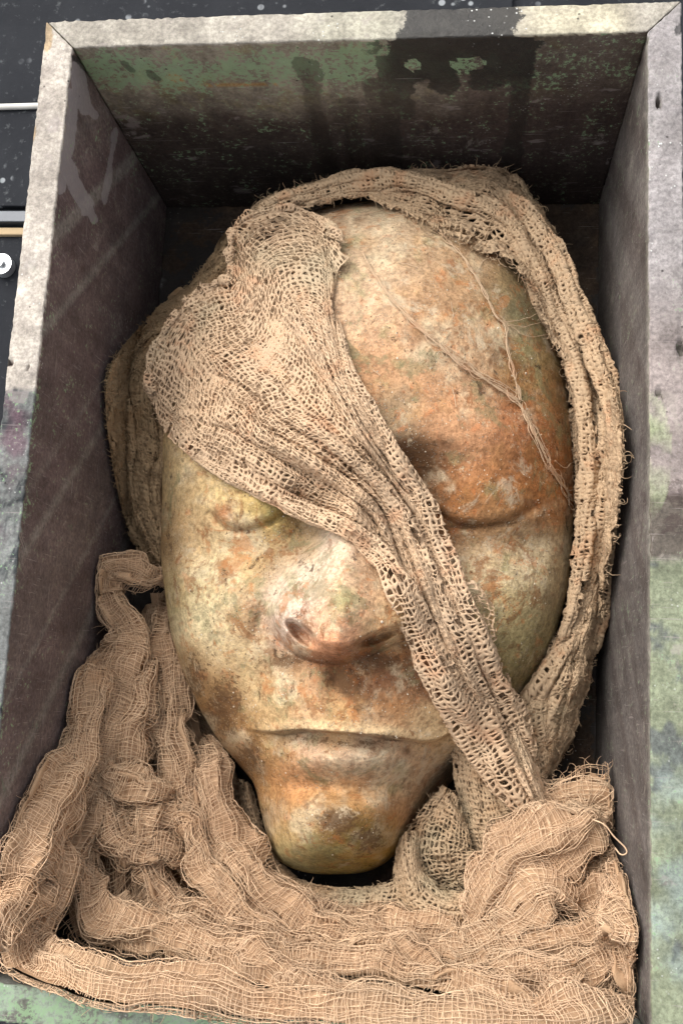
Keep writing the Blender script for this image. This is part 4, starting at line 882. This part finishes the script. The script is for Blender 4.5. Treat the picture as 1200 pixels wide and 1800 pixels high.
folds = [
 [(310,1000,66,6),(268,1012,74,7),(234,1000,78,8),(205,998,78,8),(192,1025,76,9),(206,1065,76,10),(226,1105,78,10),(226,1155,80,11),(208,1215,84,12),(192,1275,88,12),(172,1340,94,12),(150,1410,104,12),(128,1470,116,12),(100,1540,132,11),(80,1610,146,10)],
 [(288,1030,52,7),(290,1100,60,9),(294,1170,66,9),(300,1250,72,9),(308,1330,78,9),(326,1410,84,9),(352,1485,90,9),(392,1555,96,8),(450,1610,102,7)],
 [(262,1130,64,6),(246,1185,78,10),(238,1240,84,13),(224,1300,88,14),(212,1350,90,12),(204,1410,92,9)],
 [(152,1342,94,5),(172,1356,100,7),(215,1380,103,8),(262,1396,104,8),(296,1412,100,6)],
 [(276,1392,96,6),(270,1425,103,10),(258,1465,104,10),(254,1505,102,9),(268,1555,104,8),(304,1602,108,7),(360,1640,110,6)],
 [(188,1392,84,6),(210,1420,94,9),(228,1452,97,10),(232,1485,94,8)],
 [(168,1366,98,5),(178,1400,103,7),(190,1445,107,7.5),(208,1482,109,7.5),(246,1500,110,7),(290,1508,108,6),(322,1530,104,5)],
 [(345,1300,60,6),(356,1340,74,10),(370,1385,82,12.5),(394,1445,88,13),(417,1500,94,12.5),(452,1555,100,11),(502,1605,106,9.5),(570,1640,110,8),(660,1664,114,7),(760,1672,116,6)],
 [(284,1500,98,5),(296,1472,104,7.5),(322,1464,107,8),(346,1488,108,8.5),(360,1530,108,8.5),(402,1578,110,8.5),(455,1624,114,8),(530,1662,120,7.5),(640,1690,126,7),(760,1700,130,7)],
 [(170,1130,60,6),(160,1190,76,10),(146,1270,90,12),(126,1340,104,13),(96,1400,122,13),(56,1460,146,12),(22,1520,170,10),(0,1580,182,8)],
 [(96,1440,128,6),(108,1500,142,10),(84,1560,154,12),(52,1612,168,12),(40,1660,176,11),(84,1700,180,12),(180,1730,183,13),(320,1752,184,12.5),(460,1769,185,11.5),(620,1780,186,11.5),(800,1793,188,11.5),(960,1800,188,11.5),(1060,1790,187,11),(1120,1776,185,9)],
 [(120,1420,128,7),(78,1482,154,11),(36,1540,172,12.5),(4,1590,184,12),(-26,1640,190,9),(-40,1680,192,6)],
 [(150,1490,116,6),(140,1550,126,10),(156,1602,133,10.5),(220,1642,138,9.5),(310,1668,142,8.5),(410,1688,146,8),(530,1704,150,8),(660,1714,153,8),(800,1722,156,8),(900,1728,158,9),(1000,1722,159,10),(1085,1706,157,10),(1126,1712,150,7)],
 [(250,1540,98,5),(262,1580,105,8),(312,1612,110,8.5),(384,1632,115,8.5),(462,1650,119,8),(560,1662,122,8),(660,1670,125,7.5),(750,1674,127,6.5),(800,1680,128,5)],
 [(520,1596,88,5),(590,1622,94,7),(690,1636,100,8),(770,1642,106,8),(840,1634,110,7.5),(890,1618,112,6)],
 [(800,1640,98,6),(838,1600,104,11),(870,1560,108,14),(912,1522,112,15),(958,1488,114,14),(1012,1462,115,12),(1056,1450,114,9),(1082,1452,106,6)],
 [(940,1455,76,7),(962,1428,86,11),(992,1404,90,13),(1032,1398,90,14),(1062,1425,88,12),(1074,1470,84,9)],
 [(270,1630,118,5),(340,1672,140,7),(430,1712,158,8),(540,1748,176,8),(660,1772,184,6)],
 [(540,1640,108,5),(620,1672,128,7),(700,1702,144,8),(790,1738,164,8),(880,1772,182,7),(960,1795,187,5)],
 [(830,1650,120,5),(890,1690,140,7),(950,1726,158,8),(1010,1760,176,8),(1060,1785,184,6)],
 [(1050,1440,76,5),(1068,1490,84,7),(1080,1550,92,7.5),(1088,1610,102,8),(1098,1680,118,8),(1106,1745,146,8),(1110,1790,168,6)],
 [(760,1672,114,6),(810,1662,120,9),(862,1648,124,11),(905,1616,126,12),(930,1585,126,11.5),(960,1570,124,10.5),(984,1590,118,9),(996,1630,112,7)],
 [(960,1630,104,7),(1000,1598,108,10),(1042,1580,110,12),(1085,1594,114,12),(1106,1640,122,11),(1112,1690,128,8)],
 [(690,1694,124,5),(780,1690,130,8),(862,1680,133,9),(944,1662,134,10),(1030,1646,133,10.5),(1092,1634,130,10),(1120,1650,124,7)],
]
for k, fo in enumerate(folds):
    hem = fo[-1][2] > 180 and len(fo) > 10; g_ = sweep(fo, 52, max(60, len(fo) * 14), 98 if hem else 122, 200 + k, .85 if hem else .72, .3, flare=None if hem else .4)
    ofs = np.stack([fbm(g_ / .017 + 11 * q_, 60 + q_, 2) for q_ in range(3)], -1) * .0042 + np.stack([fbm(g_ / .045 + 23 * q_, 80 + q_, 2) for q_ in range(3)], -1) * np.array([.005, .007, .004]) + np.stack([fbm(g_ / .006 + 7 * q_, 70 + q_, 2) for q_ in range(3)], -1) * .0012; g_ = g_ + ofs * (.5 if hem else 1)
    # keep between the walls
    lim = BW / 2 - .003; g_[..., 0] = np.clip(g_[..., 0], -lim, lim); lim = BL / 2 - .003; g_[..., 1] = np.clip(g_[..., 1], -lim, lim)
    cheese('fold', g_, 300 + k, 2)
ac = Acc()
for pts, r_ in (([(1040,1440,128),(1062,1450,130),(1078,1470,130),(1098,1490,130),(1100,1500,130),(1090,1502,130),(1080,1490,128)], .4), ([(985,1585,130),(992,1578,132),(990,1572,132),(984,1580,130)], .35), ([(10,1700,186),(20,1712,186),(35,1716,188),(45,1712,188)], .3), ([(0,1690,186),(12,1700,188),(22,1702,188)], .3)):
    c = cat(np.array(pts, float), 40); V, F = tube(P(c[:, 0], c[:, 1], c[:, 2]), r_ * 1e-3, 6); to_local(mk_obj('loose_thread', V, F, M_CLOTH, cloth))
